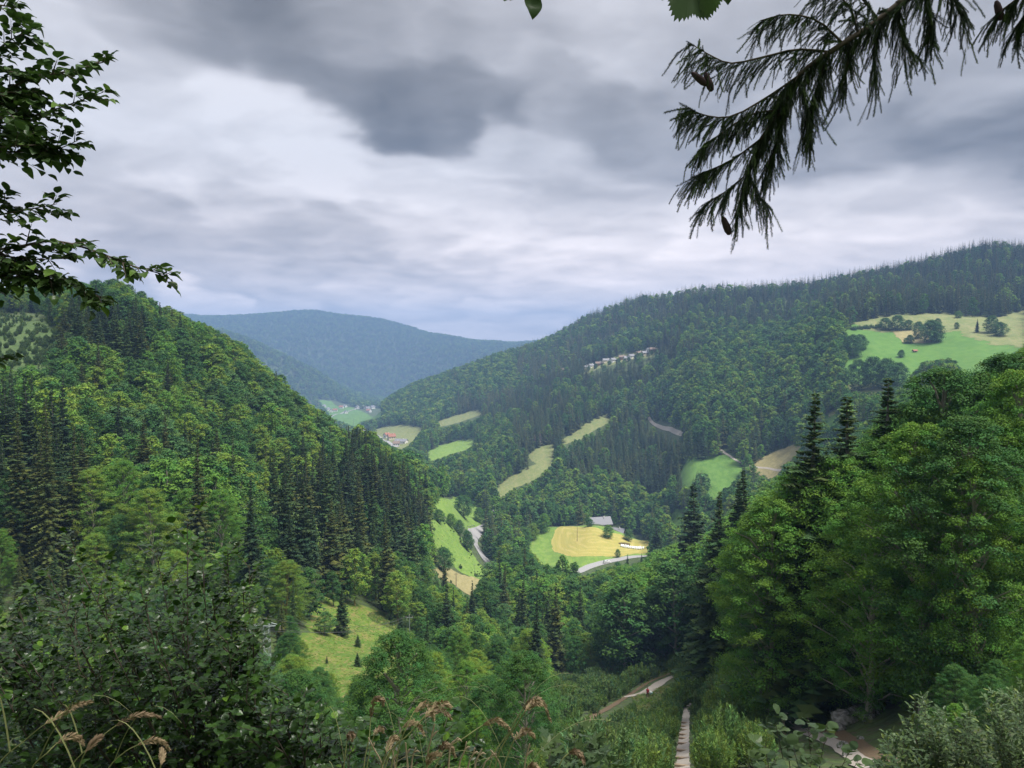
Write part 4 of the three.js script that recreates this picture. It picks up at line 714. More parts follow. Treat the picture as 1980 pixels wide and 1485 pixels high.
function labelOf(t) {
  const n = FOLIAGE[t.kind].length, m = Math.min(n - 1, Math.floor(t.shade * n)), name = TREE_NAMES[t.kind];
  const word = t.kind === 'willow' ? ['silvery green', 'fresh green', 'grey-green'][m] : t.kind === 'stand' ? 'bare-trunked dark' : (SHADES[t.kind] ?? [])[m] ?? '';
  return `${heightWords(t.h)} ${word} ${name.replace('_tree', t.kind === 'beech' ? ' tree' : '').replace('_', ' ')} ${placeWords(t)}`;
}
function ownTree(t) {
  const s = shapeOf(t), k = t.h / s.h, n = FOLIAGE[t.kind].length, m = Math.min(n - 1, Math.floor(t.shade * n));
  const name = TREE_NAMES[t.kind];
  const label = t.label;
  const o = thing(name, label, t.kind === 'willow' ? 'shrub' : 'tree', V(t.x, t.y, t.z), t.group ?? label);
  o.rotation.set(0.03 * Math.sin(t.turn * 5), t.turn, 0.03 * Math.cos(t.turn * 3)); o.scale.set(k * t.w, k, k * t.w);
  part('trunk', s.trunk, t.kind === 'willow' ? darkBark : t.kind === 'dead' ? paleBark : t.kind === 'beech' && t.D < 330 ? paleBark : bark, o);
  part('crown', s.crown, FOLIAGE[t.kind][m], o);
}
const inFrame = (t) => { const top = pixelOf(t.x, t.y + t.h, t.z); return t.px > -15 && t.px < 1995 && top[1] < 1480; };
const rest = new Map();
for (const kinds of [['beech', 'poplar'], ['spruce', 'stand'], ['dead'], ['willow']]) {
  const list = trees.filter((t) => kinds.includes(t.kind)), mine = list.filter((t) => t.manual), others = list.filter((t) => !t.manual).sort((a, b) => (inFrame(b) ? b.h / b.D : 0) - (inFrame(a) ? a.h / a.D : 0));
  const own = others.splice(0, Math.max(0, 300 - mine.length));
  const same = new Map();
  for (const t of [...mine, ...own]) { t.label = t.label ?? labelOf(t); if (!same.has(t.label)) same.set(t.label, []); same.get(t.label).push(t); }
  for (const [label, list] of same) if (list.length > 1 && list.length <= ORDINALS.length && label.split(' ').length <= 12) {   // alike neighbours are told apart by their order
    for (const t of list) t.group = t.group ?? label;
    list.sort((p, q) => p.px - q.px).forEach((t, k) => { t.label = label + ', ' + ORDINALS[k] + ' from the left'; });
  }
  for (const t of [...mine, ...own]) ownTree(t);
  for (const t of others) { const s = shapeOf(t); if (!rest.has(s)) rest.set(s, []); rest.get(s).push(t); }
  console.log(kinds[0], list.length);
}
const whole = new Map();
function oneMesh(s, kind) {   // trunk and crown in one shape for the forest
  const paint = (g, c) => { const n = g.getAttribute('position').count, q = g.index.array, r = new THREE.BufferGeometry(); r.setAttribute('position', g.getAttribute('position')); const col = c ? new Float32Array(n * 3) : g.getAttribute('color').array; if (c) for (let i = 0; i < n; i++) col.set(c, i * 3); r.setAttribute('color', new THREE.Float32BufferAttribute(col, 3)); r.setIndex([...q]); return r; };
  return mergeGeometries([paint(s.trunk, kind === 'beech' ? [1.6, 0.85, 2.2] : [3, 1.8, 3.6]), paint(s.crown, null)]);
}
const forestGroups = {};
const forestMaterial = { beech: leafy(1, 1, 1, 0.3), spruce: leafy(1, 1, 1, 0), stand: leafy(1, 1, 1, 0), willow: leafy(1, 1, 1, 0.3), dead: leafy(1, 1, 1, 0), poplar: leafy(1, 1, 1, 0.3) };
const dummy = new THREE.Object3D(), shadeColor = new THREE.Color();
for (const [s, list] of rest) {
  const kind = list[0].kind, name = { beech: 'broadleaf_forest', poplar: 'broadleaf_forest', spruce: 'spruce_forest', stand: 'spruce_forest', willow: 'scrub_vegetation', dead: 'spruce_forest' }[kind];
  if (!forestGroups[name]) { forestGroups[name] = thing(name, { broadleaf_forest: 'mixed green broadleaf forest covering the hillsides', spruce_forest: 'dark spruce forest covering the hillsides', scrub_vegetation: 'low green scrub between the willow shrubs and paths' }[name], name === 'scrub_vegetation' ? 'scrub' : 'forest'); forestGroups[name].userData.kind = 'stuff'; }
  const m = new THREE.InstancedMesh(oneMesh(s, kind), forestMaterial[kind], list.length);
  m.name = name === 'scrub_vegetation' ? 'shrubbery' : 'canopy'; m.castShadow = m.receiveShadow = true; m.userData.kind = 'stuff';
  list.forEach((t, i) => {
    const k = t.h / s.h; dummy.position.set(t.x, t.y, t.z); dummy.rotation.set(0.04 * Math.sin(t.turn * 5), t.turn, 0.04 * Math.cos(t.turn * 3)); dummy.scale.set(k * t.w, k, k * t.w); dummy.updateMatrix(); m.setMatrixAt(i, dummy.matrix);
    const f = FOLIAGE[t.kind], q = clamp(t.shade, 0, 0.999) * f.length, a = f[Math.floor(q)].color, j = 0.88 + 0.24 * ((t.turn * 7.13) % 1);
    shadeColor.copy(a).multiplyScalar(j); m.setColorAt(i, shadeColor);
  });
  forestGroups[name].add(m);
}
stage('forest done', trees.length);

// ---------------------------------------------------------------- buildings
const roofRed = standard(0.3, 0.13, 0.085), roofBrown = standard(0.2, 0.145, 0.115), roofGrey = standard(0.2, 0.2, 0.215, { roughness: 0.7 }), wallWhite = standard(0.72, 0.70, 0.66), wallCream = standard(0.62, 0.55, 0.42), wallWood = standard(0.24, 0.14, 0.075), glassDark = standard(0.03, 0.035, 0.04, { roughness: 0.15 }), woodPale = standard(0.45, 0.33, 0.2), doorBrown = standard(0.12, 0.07, 0.04);
function house(name, label, category, at, turn, [w, d, h, rise], wall, roof, group, windows = 3) {
  const o = thing(name, label, category, at, group); o.rotation.y = turn;
  const g = new Faces(), W = w / 2, D = d / 2;
  const ring = (x) => [g.vertex(x, -1.5, -D), g.vertex(x, -1.5, D), g.vertex(x, h, D), g.vertex(x, h + rise * 0.97, 0), g.vertex(x, h, -D)], A = ring(-W), B = ring(W);
  for (let k = 0; k < 5; k++) g.quad(A[k], A[(k + 1) % 5], B[(k + 1) % 5], B[k]);
  for (const R of [A, B]) { g.tri(R[0], R[1], R[2]); g.tri(R[0], R[2], R[4]); g.tri(R[4], R[2], R[3]); }
  part('wall', g.geometry(), wall, o);
  const f = new Faces(), E = 0.7, thick = 0.28, slope = rise / D;
  for (const s of [-1, 1]) {
    const a = [0, h + rise + 0.06], b = [s * (D + E), h - E * slope + 0.06], v = [];
    for (const x of [-W - E, W + E]) for (const [z, y] of [a, b]) for (const t of [0, thick]) v.push(f.vertex(x, y + t, z));
    for (const q of [[0, 4, 6, 2], [1, 3, 7, 5], [0, 1, 5, 4], [2, 6, 7, 3], [0, 2, 3, 1], [4, 5, 7, 6]]) f.quad(...q.map((k) => v[k]));
  }
  const r = part('roof', f.geometry(), roof, o);
  if (h > 2.6) part('chimney', new Faces().box(w * 0.22, h + rise * 0.9 + 0.6, d * 0.12, 0.7, 1.8, 0.7).geometry(), wallWhite, r);
  const pane = new Faces().box(0, 0, 0, 1.1, 1.3, 0.08).geometry(), frame = new Faces().box(0, 0, -0.03, 1.35, 1.55, 0.07).geometry();
  for (const s of [-1, 1]) for (let k = 0; k < windows; k++) {
    const m = part('window', pane, glassDark, o); m.position.set(lerp(-W * 0.7, W * 0.7, windows > 1 ? k / (windows - 1) : 0.5), Math.min(h - 1, h * 0.55), s * (D + 0.05)); m.rotation.y = s > 0 ? 0 : Math.PI;
    part('window_frame', frame, woodPale, m);
  }
  const e = part('window', pane, glassDark, o); e.position.set(-W - 0.05, Math.min(h - 1, h * 0.55), 0); e.rotation.y = -Math.PI / 2; part('window_frame', frame, woodPale, e);
  part('door', new Faces().box(W + 0.03, 1, 0.4, 0.08, 2.1, 1.1).geometry(), doorBrown, o);
  return o;
}
const across = (px, D, up = 0) => { const a = (px - CX) / F * 1.012; return onGround(a * D, -D, up); };
house('barn', 'long grey-roofed barn half hidden behind the crest of the stubble field', 'barn', across(1157, 622), 0.25, [19, 11, 5.5, 4.6], wallWood, roofGrey, null, 4);
house('barn', 'lower grey-roofed shed at the edge of the stubble field behind a pale tree', 'barn', across(1192, 606), -0.5, [13, 9, 2.8, 2.8], wallWood, roofGrey, null, 2);
{
  const q = (px, py, from, to) => hit(px, py, from, to);
  const list = [[757, 850, 0.5, [11, 9, 5.5, 4], wallCream, roofRed, 'cream house with red roof at the edge of the sunny yard down the valley'], [776, 858, -0.3, [17, 11, 4.2, 3], wallWhite, roofGrey, 'large white house with grey roof in the yard down the valley'], [766, 862, 0.2, [9, 8, 4, 3], wallWhite, roofBrown, 'small white house lowest in the yard down the valley'], [748, 846, 0.9, [9, 8, 4.4, 3.4], wallWhite, roofRed, 'small red-roofed house behind the cream one down the valley']];
  for (const [px, py, turn, size, wall, roof, label] of list) { const p = q(px, py, 850, 1500); if (p) house('house', label, 'house', p, turn, size, wall, roof, 'houses in the yard down the valley', 3); }
  const chalets = [[1097, 721, 0.12, [19, 10, 3.8, 3.2], wallWood, roofBrown, 'broad brown-roofed lodge at the end of the chalet row on the long hill'], ...[[1133, 714], [1143, 711], [1158, 707], [1172, 701], [1185, 700], [1203, 695], [1212, 697], [1221, 693], [1236, 687], [1247, 687], [1256, 681], [1264, 680]].map(([px, py], k) => [px, py, 0.3 + 0.4 * Math.sin(k * 2.1), [7.5 + (k * 5 % 4), 6.5, 3, 2.3], [wallCream, wallWhite, wallWood][k % 3], [roofGrey, roofBrown, roofGrey][(k * 2) % 3], (['cream', 'white', 'timber'][k % 3]) + ' holiday chalet with ' + ['grey', 'grey', 'brown'][(k * 2) % 3 === 1 ? 2 : 0] + ' roof, ' + ['second', 'third', 'fourth', 'fifth', 'sixth', 'seventh', 'eighth', 'ninth', 'tenth', 'eleventh', 'twelfth', 'last'][k] + ' from the lodge'])];
  for (const [px, py, turn, size, wall, roof, label] of chalets) { const p = q(px, py, 700, 1800); if (p) house('chalet', label, 'chalet', p.add(V(0, 0.6, 0)), turn, size, wall, roof, 'chalets in a row on the long hill', 2); }
  const rng = random(88); let villageCount = 0;
  for (const [px, py] of [[604, 783], [612, 786], [618, 790], [626, 788], [634, 794], [640, 797], [648, 796], [660, 790], [667, 788], [669, 800], [692, 790], [700, 789], [706, 790], [711, 792], [713, 797], [720, 790]]) { const p = q(px, py, 1500, 4200); if (p) house('house', 'white house of the far village on the valley floor, ' + ORDINALS[villageCount++] + ' from the left', 'house', p, rng() * 3, [13 + 6 * rng(), 10, 6, 4], wallWhite, [roofRed, roofBrown, roofGrey][Math.floor(rng() * 3)], 'houses of the far village', 2); }
  const hut = q(1769, 681, 440, 1000); if (hut) house('pasture_hut', 'little red-brown hut on the green of the high pasture', 'hut', hut, 0.1, [2.8, 2, 1.4, 0.7], wallWood, roofRed, null, 1);
}

// ---------------------------------------------------------------- along the road
{
  // white car
  const k = roadLine.reduce((b, p, i) => { const q = pixelOf(p[0], groundAt(p[0], p[1]), p[1]); return Math.abs(q[0] - 1175) < Math.abs(b[1] - 1175) && q[1] > 1070 ? [i, q[0]] : b; }, [0, 1e9])[0];
  const a = roadLine[Math.max(0, k - 1)], b = roadLine[k + 1], dir = Math.atan2(-(b[1] - a[1]), b[0] - a[0]), side = V(b[1] - a[1], 0, -(b[0] - a[0])).normalize();
  const at = onGround(roadLine[k][0] + side.x * 1.5, roadLine[k][1] + side.z * 1.5, 0.22);
  const car = thing('parked_car', 'small white car on the valley road below the hay bales', 'car', at); car.name = 'white_car'; car.rotation.y = dir;
  const paint = new THREE.MeshPhysicalMaterial({ color: new THREE.Color().setRGB(0.8, 0.8, 0.8), roughness: 0.35, clearcoat: 0.8, clearcoatRoughness: 0.1, side: THREE.DoubleSide });
  const profile = (pts, half) => { const s = new THREE.Shape(pts.map(([x, y]) => new THREE.Vector2(x, y))), g = new THREE.ExtrudeGeometry(s, { depth: half * 2 - 0.16, bevelEnabled: true, bevelSize: 0.07, bevelThickness: 0.08, bevelSegments: 2 }); g.translate(0, 0, -half + 0.08); return g; };
  part('body', profile([[-2.05, 0.35], [-2.1, 0.75], [-1.95, 0.95], [-1.0, 1.02], [1.75, 1.0], [2.05, 0.9], [2.1, 0.35]], 0.86), paint, car);
  part('roof', profile([[-0.5, 1.42], [-0.35, 1.5], [1.2, 1.5], [1.5, 1.42]], 0.68), paint, car);
  part('window', profile([[-1.1, 1.02], [-0.45, 1.43], [1.45, 1.43], [1.95, 1.02]], 0.74), glassDark, car, 'dark window band round the cabin');
  const tyre = new THREE.TorusGeometry(0.23, 0.1, 8, 18), rim = new THREE.CylinderGeometry(0.18, 0.18, 0.12, 14); rim.rotateX(Math.PI / 2);
  for (const x of [-1.3, 1.35]) for (const z of [-0.78, 0.78]) { const w = part('wheel', rim, roofGrey, car); w.position.set(x, 0.32, z); part('tyre', tyre, standard(0.02, 0.02, 0.02), w); }
  const lamp = new THREE.SphereGeometry(0.11, 10, 8);
  for (const z of [-0.6, 0.6]) { const l = part('headlight', lamp, glassDark, car); l.position.set(-2.1, 0.72, z); l.scale.set(0.4, 0.8, 1.4); }
  // crash barrier on the inner side of the bend
  const rail = thing('guard_rail', 'grey steel guard rail along the inside of the road bend', 'guard rail'), steel = standard(0.3, 0.3, 0.3, { metalness: 0.6, roughness: 0.5 });
  const from = 22, pts = [];
  for (let i = 0; i < roadLine.length - 1; i++) { const p = roadLine[i], n = roadLine[i + 1], q = pixelOf(p[0], groundAt(p[0], p[1]), p[1]); if (q[0] > 912 && q[0] < 1040 && q[1] > 1024) { const s = V(n[1] - p[1], 0, -(n[0] - p[0])).normalize(); pts.push(onGround(p[0] + s.x * 3.9, p[1] + s.z * 3.9, 0.75)); } }
  if (pts.length > 3) {
    const beam = new Faces(); pts.forEach((p) => { for (const [dy, dz] of [[0.16, 0], [0.08, 0.05], [0, 0], [-0.08, 0.05], [-0.16, 0]]) beam.vertex(p.x + dz, p.y + dy, p.z + dz); });
    for (let i = 0; i + 1 < pts.length; i++) for (let s = 0; s < 4; s++) beam.quad(i * 5 + s, i * 5 + s + 1, i * 5 + s + 6, i * 5 + s + 5);
    part('rail_beam', beam.geometry(true), steel, rail);
    pts.forEach((p, i) => { if (i % 2 === 0) { const m = part('post', new Faces().box(p.x, p.y - 0.4, p.z, 0.1, 1.1, 0.1).geometry(), steel, rail); } });
  }
  // wrapped hay bales
  const wrap = new THREE.MeshPhysicalMaterial({ color: new THREE.Color().setRGB(0.78, 0.8, 0.8), roughness: 0.35, side: THREE.DoubleSide }), rng = random(5);
  const bale = new THREE.LatheGeometry([[0.001, -0.6], [0.5, -0.6], [0.62, -0.54], [0.66, -0.42], [0.66, 0.42], [0.62, 0.54], [0.5, 0.6], [0.001, 0.6]].map(([x, y]) => new THREE.Vector2(x, y)), 18); bale.rotateZ(Math.PI / 2);
  const c = hit(1222, 1062, 430, 600);
  if (c) for (let i = 0; i < 22; i++) {
    const row = i % 2, x = c.x + (Math.floor(i / 2) - 5) * 1.4 + row * 0.6 + 0.3 * rng(), z = c.z - row * 3.2 - 1.4 * rng(), p = onGround(x, z, 0.16 + 0.66);
    const m = part(numbered('hay_bale'), bale, wrap, scene); m.position.copy(p); m.rotation.y = rng() * 3; const place = ['first', 'second', 'third', 'fourth', 'fifth', 'sixth', 'seventh', 'eighth', 'ninth', 'tenth', 'last'][Math.floor(i / 2)];
    tag(m, `white wrapped round hay bale, ${place} from the field pole in the ${row ? 'back' : 'front'} row`, 'hay bale', 'white bales on the stubble field');
  }
  const heap = hit(1204, 1053, 430, 600);
  if (heap) { const g = new Faces(), r = random(9); for (let i = 0; i < 900; i++) { const x = (r() - 0.5) * 9, z = (r() - 0.5) * 3, y = 0.9 * Math.max(0, 1 - (x / 4.5) ** 2 - (z / 1.6) ** 2) * r() + 0.1; leaf(g, V(x, y, z), sphere(r), 0.5, r, null, 3); } const m = part('hay_heap', g.geometry(), standard(0.34, 0.27, 0.11), scene); m.position.copy(onGround(heap.x, heap.z, 0.16)); m.userData.kind = 'stuff'; tag(m, 'loose brownish hay raked together beside the white bales', 'hay'); }
}
// ---------------------------------------------------------------- poles, pylon and wires
const poleWood = standard(0.16, 0.12, 0.09), galvanised = standard(0.26, 0.31, 0.285, { metalness: 0.3, roughness: 0.55 });
function pole(label, at, h, material = poleWood, r = 0.16) {
  const o = thing('utility_pole', label, 'pole', at);
  part('shaft', new Faces().tube([V(0, -1, 0), V(0, h * 0.5, 0), V(0, h, 0)], [r, r * 0.85, r * 0.65], 8).geometry(true), material, o);
  part('crossarm', new Faces().box(0, h - 0.5, 0, 1.6, 0.12, 0.12).geometry(), material, o);
  for (const x of [-0.7, 0, 0.7]) part('insulator', new THREE.CylinderGeometry(0.05, 0.07, 0.25, 8), standard(0.35, 0.3, 0.25, { roughness: 0.3 }), o).position.set(x, h - 0.3 + (x ? 0 : 0.35), 0);
  return o;
}
{
  const f = hit(1116, 1047, 430, 600); if (f) pole('wooden power pole standing in the stubble field', f, 34 * -f.z / F);
  const g = hit(882, 1134, 220, 460); if (g) pole('wooden power pole at the orange field edge', g, 27 * -g.z / F);
  const l = hit(918, 1110, 330, 520); if (l) pole('short pole beside the lower road bend', l, 20 * -l.z / F, galvanised, 0.1);
  const m = hit(792, 1240, 80, 360); if (m) pole('pale thin pole between the spruces of the rough meadow', m, 52 * -m.z / F, galvanised, 0.12);
  const v = hit(684, 823, 1000, 2400); if (v) pole('tall pale mast beside the valley road', v, 14 * -v.z / F, galvanised, 0.5);
  // lattice pylon
  const [a, b] = slopes(515, 1208); let D = 60; while (D < 200 && b * D - groundAt(a * D, -D) > 14) D *= 1.003;
  const at = onGround(a * D, -D), h = b * D - at.y, py = thing('power_pylon', 'slim grey-green steel lattice pylon with short crossarm beside the rough meadow', 'pylon', at), half = (y) => lerp(0.55, 0.26, y / h);
  const corner = (y, k) => V((k & 1 ? 1 : -1) * half(y), y, (k & 2 ? 1 : -1) * half(y));
  for (let k = 0; k < 4; k++) part('leg', new Faces().tube([corner(-0.5, k), corner(h, k)], [0.05, 0.045], 4).geometry(), galvanised, py);
  const steps = 17;
  for (let s = 0; s < steps; s++) {
    const y0 = h * s / steps, y1 = h * (s + 1) / steps, g = new Faces();
    for (const [i, j] of [[0, 1], [1, 3], [3, 2], [2, 0]]) { g.tube([corner(y0, s % 2 ? i : j), corner(y1, s % 2 ? j : i)], [0.032, 0.032], 4); g.tube([corner(y1, i), corner(y1, j)], [0.025, 0.025], 4); }
    part('brace', g.geometry(), galvanised, py);
  }
  const arm = new Faces(); for (const s of [-1, 1]) { arm.tube([V(0, h + 0.35, 0), V(s * 1.55, h - 0.05, 0)], [0.045, 0.04], 4); arm.tube([V(0, h - 0.1, 0.22), V(s * 1.55, h - 0.1, 0)], [0.045, 0.04], 4); arm.tube([V(0, h - 0.1, -0.22), V(s * 1.55, h - 0.1, 0)], [0.045, 0.04], 4); for (const t of [0.35, 0.7]) arm.tube([V(s * 1.55 * t, h - 0.1, 0), V(s * 1.55 * t, h + 0.35 - 0.4 * t, 0)], [0.03, 0.03], 4); }
  part('crossarm', arm.geometry(), galvanised, py);
  const ends = [-1.45, 0, 1.45];
  for (const x of ends) part('insulator', new THREE.CylinderGeometry(0.06, 0.06, 0.45, 8), standard(0.25, 0.2, 0.16, { roughness: 0.3 }), py).position.set(x, h - (x ? 0.35 : -0.5), 0);
  const wire = standard(0.12, 0.12, 0.12, { metalness: 0.5, roughness: 0.5 });
  const sag = (p, q, s) => { const pts = []; for (let k = 0; k <= 24; k++) { const t = k / 24, c = p.clone().lerp(q, t); c.y -= s * 4 * t * (1 - t); pts.push(c); } return pts; };
  ends.forEach((x, k) => {
    const s = V(at.x + x, at.y + h - (x ? 0.5 : -0.7), at.z), e = m ? V(m.x + x * 0.5, m.y + 52 * -m.z / F - 0.2, m.z) : s, w = P(-260 + k * 12, 1075 + k * 14, 150);
    tag(part(numbered('power_line'), new Faces().tube(sag(s, e, 1.6), Array(25).fill(0.022), 4).geometry(), wire, scene), ['upper', 'middle', 'lower'][k] + ' dark wire from the pylon across the rough meadow', 'cable', 'wires at the pylon');
    tag(part(numbered('power_line'), new Faces().tube(sag(s, w, 2), Array(25).fill(0.018), 4).geometry(), wire, scene), ['upper', 'middle', 'lower'][k] + ' dark wire from the pylon towards the dark spruces', 'cable', 'wires at the pylon');
  });
}
// ---------------------------------------------------------------- a person in red with a pushchair on the gravel path
{
  const at = hit(1252, 1349, 60, 260), size = 2.1, res = 96, mc = new MarchingCubes(res, new THREE.MeshStandardMaterial(), false, false, 200000);
  // joints in metres (x sideways, y up, z front), with radii
  const bones = [[0, 1.02, 0, 0.15, 0, 1.38, 0.02, 0.17], [-0.17, 1.42, 0.02, 0.07, 0.17, 1.42, 0.02, 0.07], [0, 1.42, 0.02, 0.06, 0, 1.56, 0.04, 0.055], [0, 1.63, 0.05, 0.1, 0, 1.69, 0.04, 0.095],
    [-0.2, 1.4, 0.02, 0.065, -0.25, 1.14, 0.04, 0.05], [-0.25, 1.14, 0.04, 0.05, -0.2, 0.95, 0.2, 0.036], [0.2, 1.4, 0.02, 0.065, 0.26, 1.14, 0.05, 0.05], [0.26, 1.14, 0.05, 0.05, 0.24, 1.0, 0.26, 0.036],
    [-0.09, 0.96, 0, 0.11, -0.1, 0.52, 0.08, 0.07], [-0.1, 0.52, 0.08, 0.07, -0.1, 0.1, -0.02, 0.045], [0.09, 0.96, 0, 0.11, 0.11, 0.52, -0.02, 0.07], [0.11, 0.52, -0.02, 0.07, 0.11, 0.1, -0.16, 0.045],
    [-0.1, 0.06, -0.03, 0.05, -0.1, 0.04, 0.13, 0.04], [0.11, 0.07, -0.17, 0.05, 0.11, 0.05, -0.02, 0.04]];
  for (const [sx, hx, hy, hz] of [[-1, -0.2, 0.95, 0.2], [1, 0.24, 1.0, 0.26]]) { bones.push([hx, hy, hz, 0.035, hx, hy - 0.06, hz + 0.04, 0.03]); for (let f = 0; f < 4; f++) bones.push([hx + (f - 1.5) * 0.019, hy - 0.06, hz + 0.05, 0.011, hx + (f - 1.5) * 0.021, hy - 0.125 + Math.abs(f - 1.4) * 0.01, hz + 0.07, 0.01]); bones.push([hx - sx * 0.03, hy - 0.02, hz + 0.04, 0.012, hx - sx * 0.055, hy - 0.07, hz + 0.07, 0.011]); }
  const toCell = (k) => (k - res / 2) / (res / 2) * size / 2;
  for (let k = 0; k < res; k++) for (let j = 0; j < res; j++) for (let i = 0; i < res; i++) {
    const x = toCell(i), y = toCell(j) + 0.95, z = toCell(k); let d = 1;
    if (Math.abs(x) < 0.45 && Math.abs(z) < 0.5) { let e = 0; for (const [ax, ay, az, ar, bx, by, bz, br] of bones) { const ux = bx - ax, uy = by - ay, uz = bz - az, t = clamp(((x - ax) * ux + (y - ay) * uy + (z - az) * uz) / (ux * ux + uy * uy + uz * uz), 0, 1); e += Math.exp(-45 * (Math.hypot(x - ax - t * ux, y - ay - t * uy, z - az - t * uz) - lerp(ar, br, t))); } d = -Math.log(e + 1e-30) / 45; }
    mc.field[i + j * res + k * res * res] = -d;
  }
  mc.isolation = 0; mc.update();
  const n = mc.count, pos = new Float32Array(n * 3), nor = new Float32Array(n * 3), col = new Float32Array(n * 3);
  for (let i = 0; i < n; i++) {
    const x = mc.positionArray[i * 3] * size / 2, y = mc.positionArray[i * 3 + 1] * size / 2 + 0.95, z = mc.positionArray[i * 3 + 2] * size / 2;
    pos.set([x, y, z], i * 3); nor.set([mc.normalArray[i * 3], mc.normalArray[i * 3 + 1], mc.normalArray[i * 3 + 2]], i * 3);
    col.set(y > 1.52 ? [0.5, 0.33, 0.25] : y < 0.1 ? [0.03, 0.03, 0.03] : y < 0.8 ? [0.1, 0.03, 0.035] : Math.abs(x) > 0.17 && z > 0.17 && y < 1.03 ? [0.5, 0.33, 0.25] : [0.42, 0.02, 0.03], i * 3);
  }
  const g = new THREE.BufferGeometry(); g.setAttribute('position', new THREE.BufferAttribute(pos, 3)); g.setAttribute('normal', new THREE.BufferAttribute(nor, 3)); g.setAttribute('color', new THREE.BufferAttribute(col, 3));
  if (at) {
    const o = thing('person', 'person in a red jacket and dark trousers walking on the gravel path', 'person', V(at.x, at.y + 0.1, at.z)); o.rotation.y = 2.5;
    part('body', g, standard(1, 1, 1, { vertexColors: true }), o);
    const hair = new THREE.SphereGeometry(0.115, 16, 12, 0, 6.283, 0, 1.75); hair.translate(0, 1.68, 0.02); part('hair', hair, standard(0.1, 0.055, 0.03), o);
    part('nose', new THREE.ConeGeometry(0.018, 0.045, 6).translate(0, 1.65, 0.155), standard(0.5, 0.33, 0.25), o);
    const p = hit(1259, 1347, 60, 260), b = thing('pushchair', 'small pale green pushchair beside the person in red', 'pushchair', V(p.x, p.y + 0.1, p.z)); b.rotation.y = 1.2;
    const cloth = standard(0.2, 0.34, 0.3), dark = standard(0.03, 0.03, 0.035);
    part('seat', new THREE.CapsuleGeometry(0.2, 0.3, 4, 10).rotateX(0.9).translate(0, 0.5, 0), cloth, b);
    part('canopy', new THREE.SphereGeometry(0.27, 14, 8, 0, 6.283, 0, 1.5).rotateX(0.4).translate(0, 0.68, -0.12), standard(0.55, 0.6, 0.57), b);
    part('handle', new Faces().tube([V(-0.2, 0.35, -0.1), V(-0.2, 0.95, -0.42), V(0.2, 0.95, -0.42), V(0.2, 0.35, -0.1)], [0.02, 0.02, 0.02, 0.02], 6).geometry(true), dark, b);
    for (const [x, z] of [[-0.24, -0.25], [0.24, -0.25], [-0.2, 0.32], [0.2, 0.32]]) part('wheel', new THREE.TorusGeometry(0.12, 0.03, 8, 16).rotateY(Math.PI / 2).translate(x, 0.15, z), dark, b);
  }
}
// ---------------------------------------------------------------- stair path and rocks
{
  const o = thing('stair', 'steep earth stair edged with weathered timber between the willow shrubs', 'stair'), timber = standard(1.5, 1.25, 1.0, { map: barkMap }), rng = random(21);
  let run = 0, next = 0;
  for (let k = 1; k < stairLine.length; k++) {
    const a = stairLine[k - 1], b = stairLine[k], l = Math.hypot(a[0] - b[0], a[1] - b[1]); run += l;
    if (run >= next && Math.hypot(b[0], b[1]) < 95) { next = run + 4.5 + 2 * rng(); const p = onGround(b[0], b[1], 0.1), m = part('step', new Faces().box(0, 0, 0, 0.95, 0.16, 0.16).geometry(), timber, o); m.position.copy(p); m.rotation.set(0, Math.atan2(b[0] - a[0], b[1] - a[1]) + (rng() - 0.5) * 0.1, 0); }
  }
  const greyRock = standard(1, 1, 1, { map: colourMap(128, (u, v) => { const n = tileNoise(u, v, 14, 4, 4.4), m = tileNoise(u, v, 5, 3, 8.1); return mix3(mix3([0.15, 0.145, 0.13], [0.33, 0.32, 0.3], smooth(-0.4, 0.4, n)), [0.06, 0.085, 0.03], smooth(-0.05, 0.35, m)); }), bumpMap: reliefMap, bumpScale: 0.06 });
  const rocks = [1, 2, 3, 4].map((s) => { const g = new THREE.IcosahedronGeometry(1, 4), p = g.getAttribute('position'); for (let i = 0; i < p.count; i++) { const x = p.getX(i), y = p.getY(i), z = p.getZ(i), k = 0.8 + 0.5 * Math.abs(fbm(x * 1.3 + s * 5, y * 1.3, z * 1.3, 4)) + 0.25 * Math.round(2 * fbm(x * 0.9 + s, y * 2.2, z * 0.9 + 3, 2)) / 2; p.setXYZ(i, x * k * 1.2, y * k * 0.75, z * k); } g.computeVertexNormals(); return g; });
  const words = ['largest pale boulder beside the lower path', 'boulder leaning on the largest one above the path', 'flat rock under the near beeches', 'broken rock at the edge of the lower path'];
  [[1636, 1400, 1.1], [1655, 1382, 0.9], [1644, 1362, 0.7], [1668, 1368, 0.6], [1612, 1352, 0.5], [1604, 1338, 0.42], [1618, 1330, 0.5], [1598, 1360, 0.4], [1624, 1412, 0.6], [1630, 1446, 0.5], [1640, 1462, 0.4], [1680, 1392, 0.6], [1590, 1372, 0.35], [1556, 1330, 0.4], [1530, 1300, 0.4], [1540, 1312, 0.3], [1664, 1430, 0.3], [1700, 1380, 0.4]].forEach(([px, py, s], k) => {
    const p = hit(px, py, 25, 140); if (!p) return;
    const m = part(numbered('rock'), rocks[k % 4], greyRock, scene); m.position.copy(p); m.position.y += s * 0.2; m.scale.setScalar(0.95 * s * (0.85 + 0.3 * rng())); m.rotation.set(rng() * 0.5, rng() * 6, rng() * 0.5);
    tag(m, k < 4 ? words[k] : (k < 9 ? 'small grey rock on the mossy bank above the lower path' : k < 12 ? 'small rock at the edge of the lower path' : 'small grey rock lying among roots under the near beeches'), 'rock', k < 9 ? 'rocks on the bank' : 'rocks by the path');
  });
}
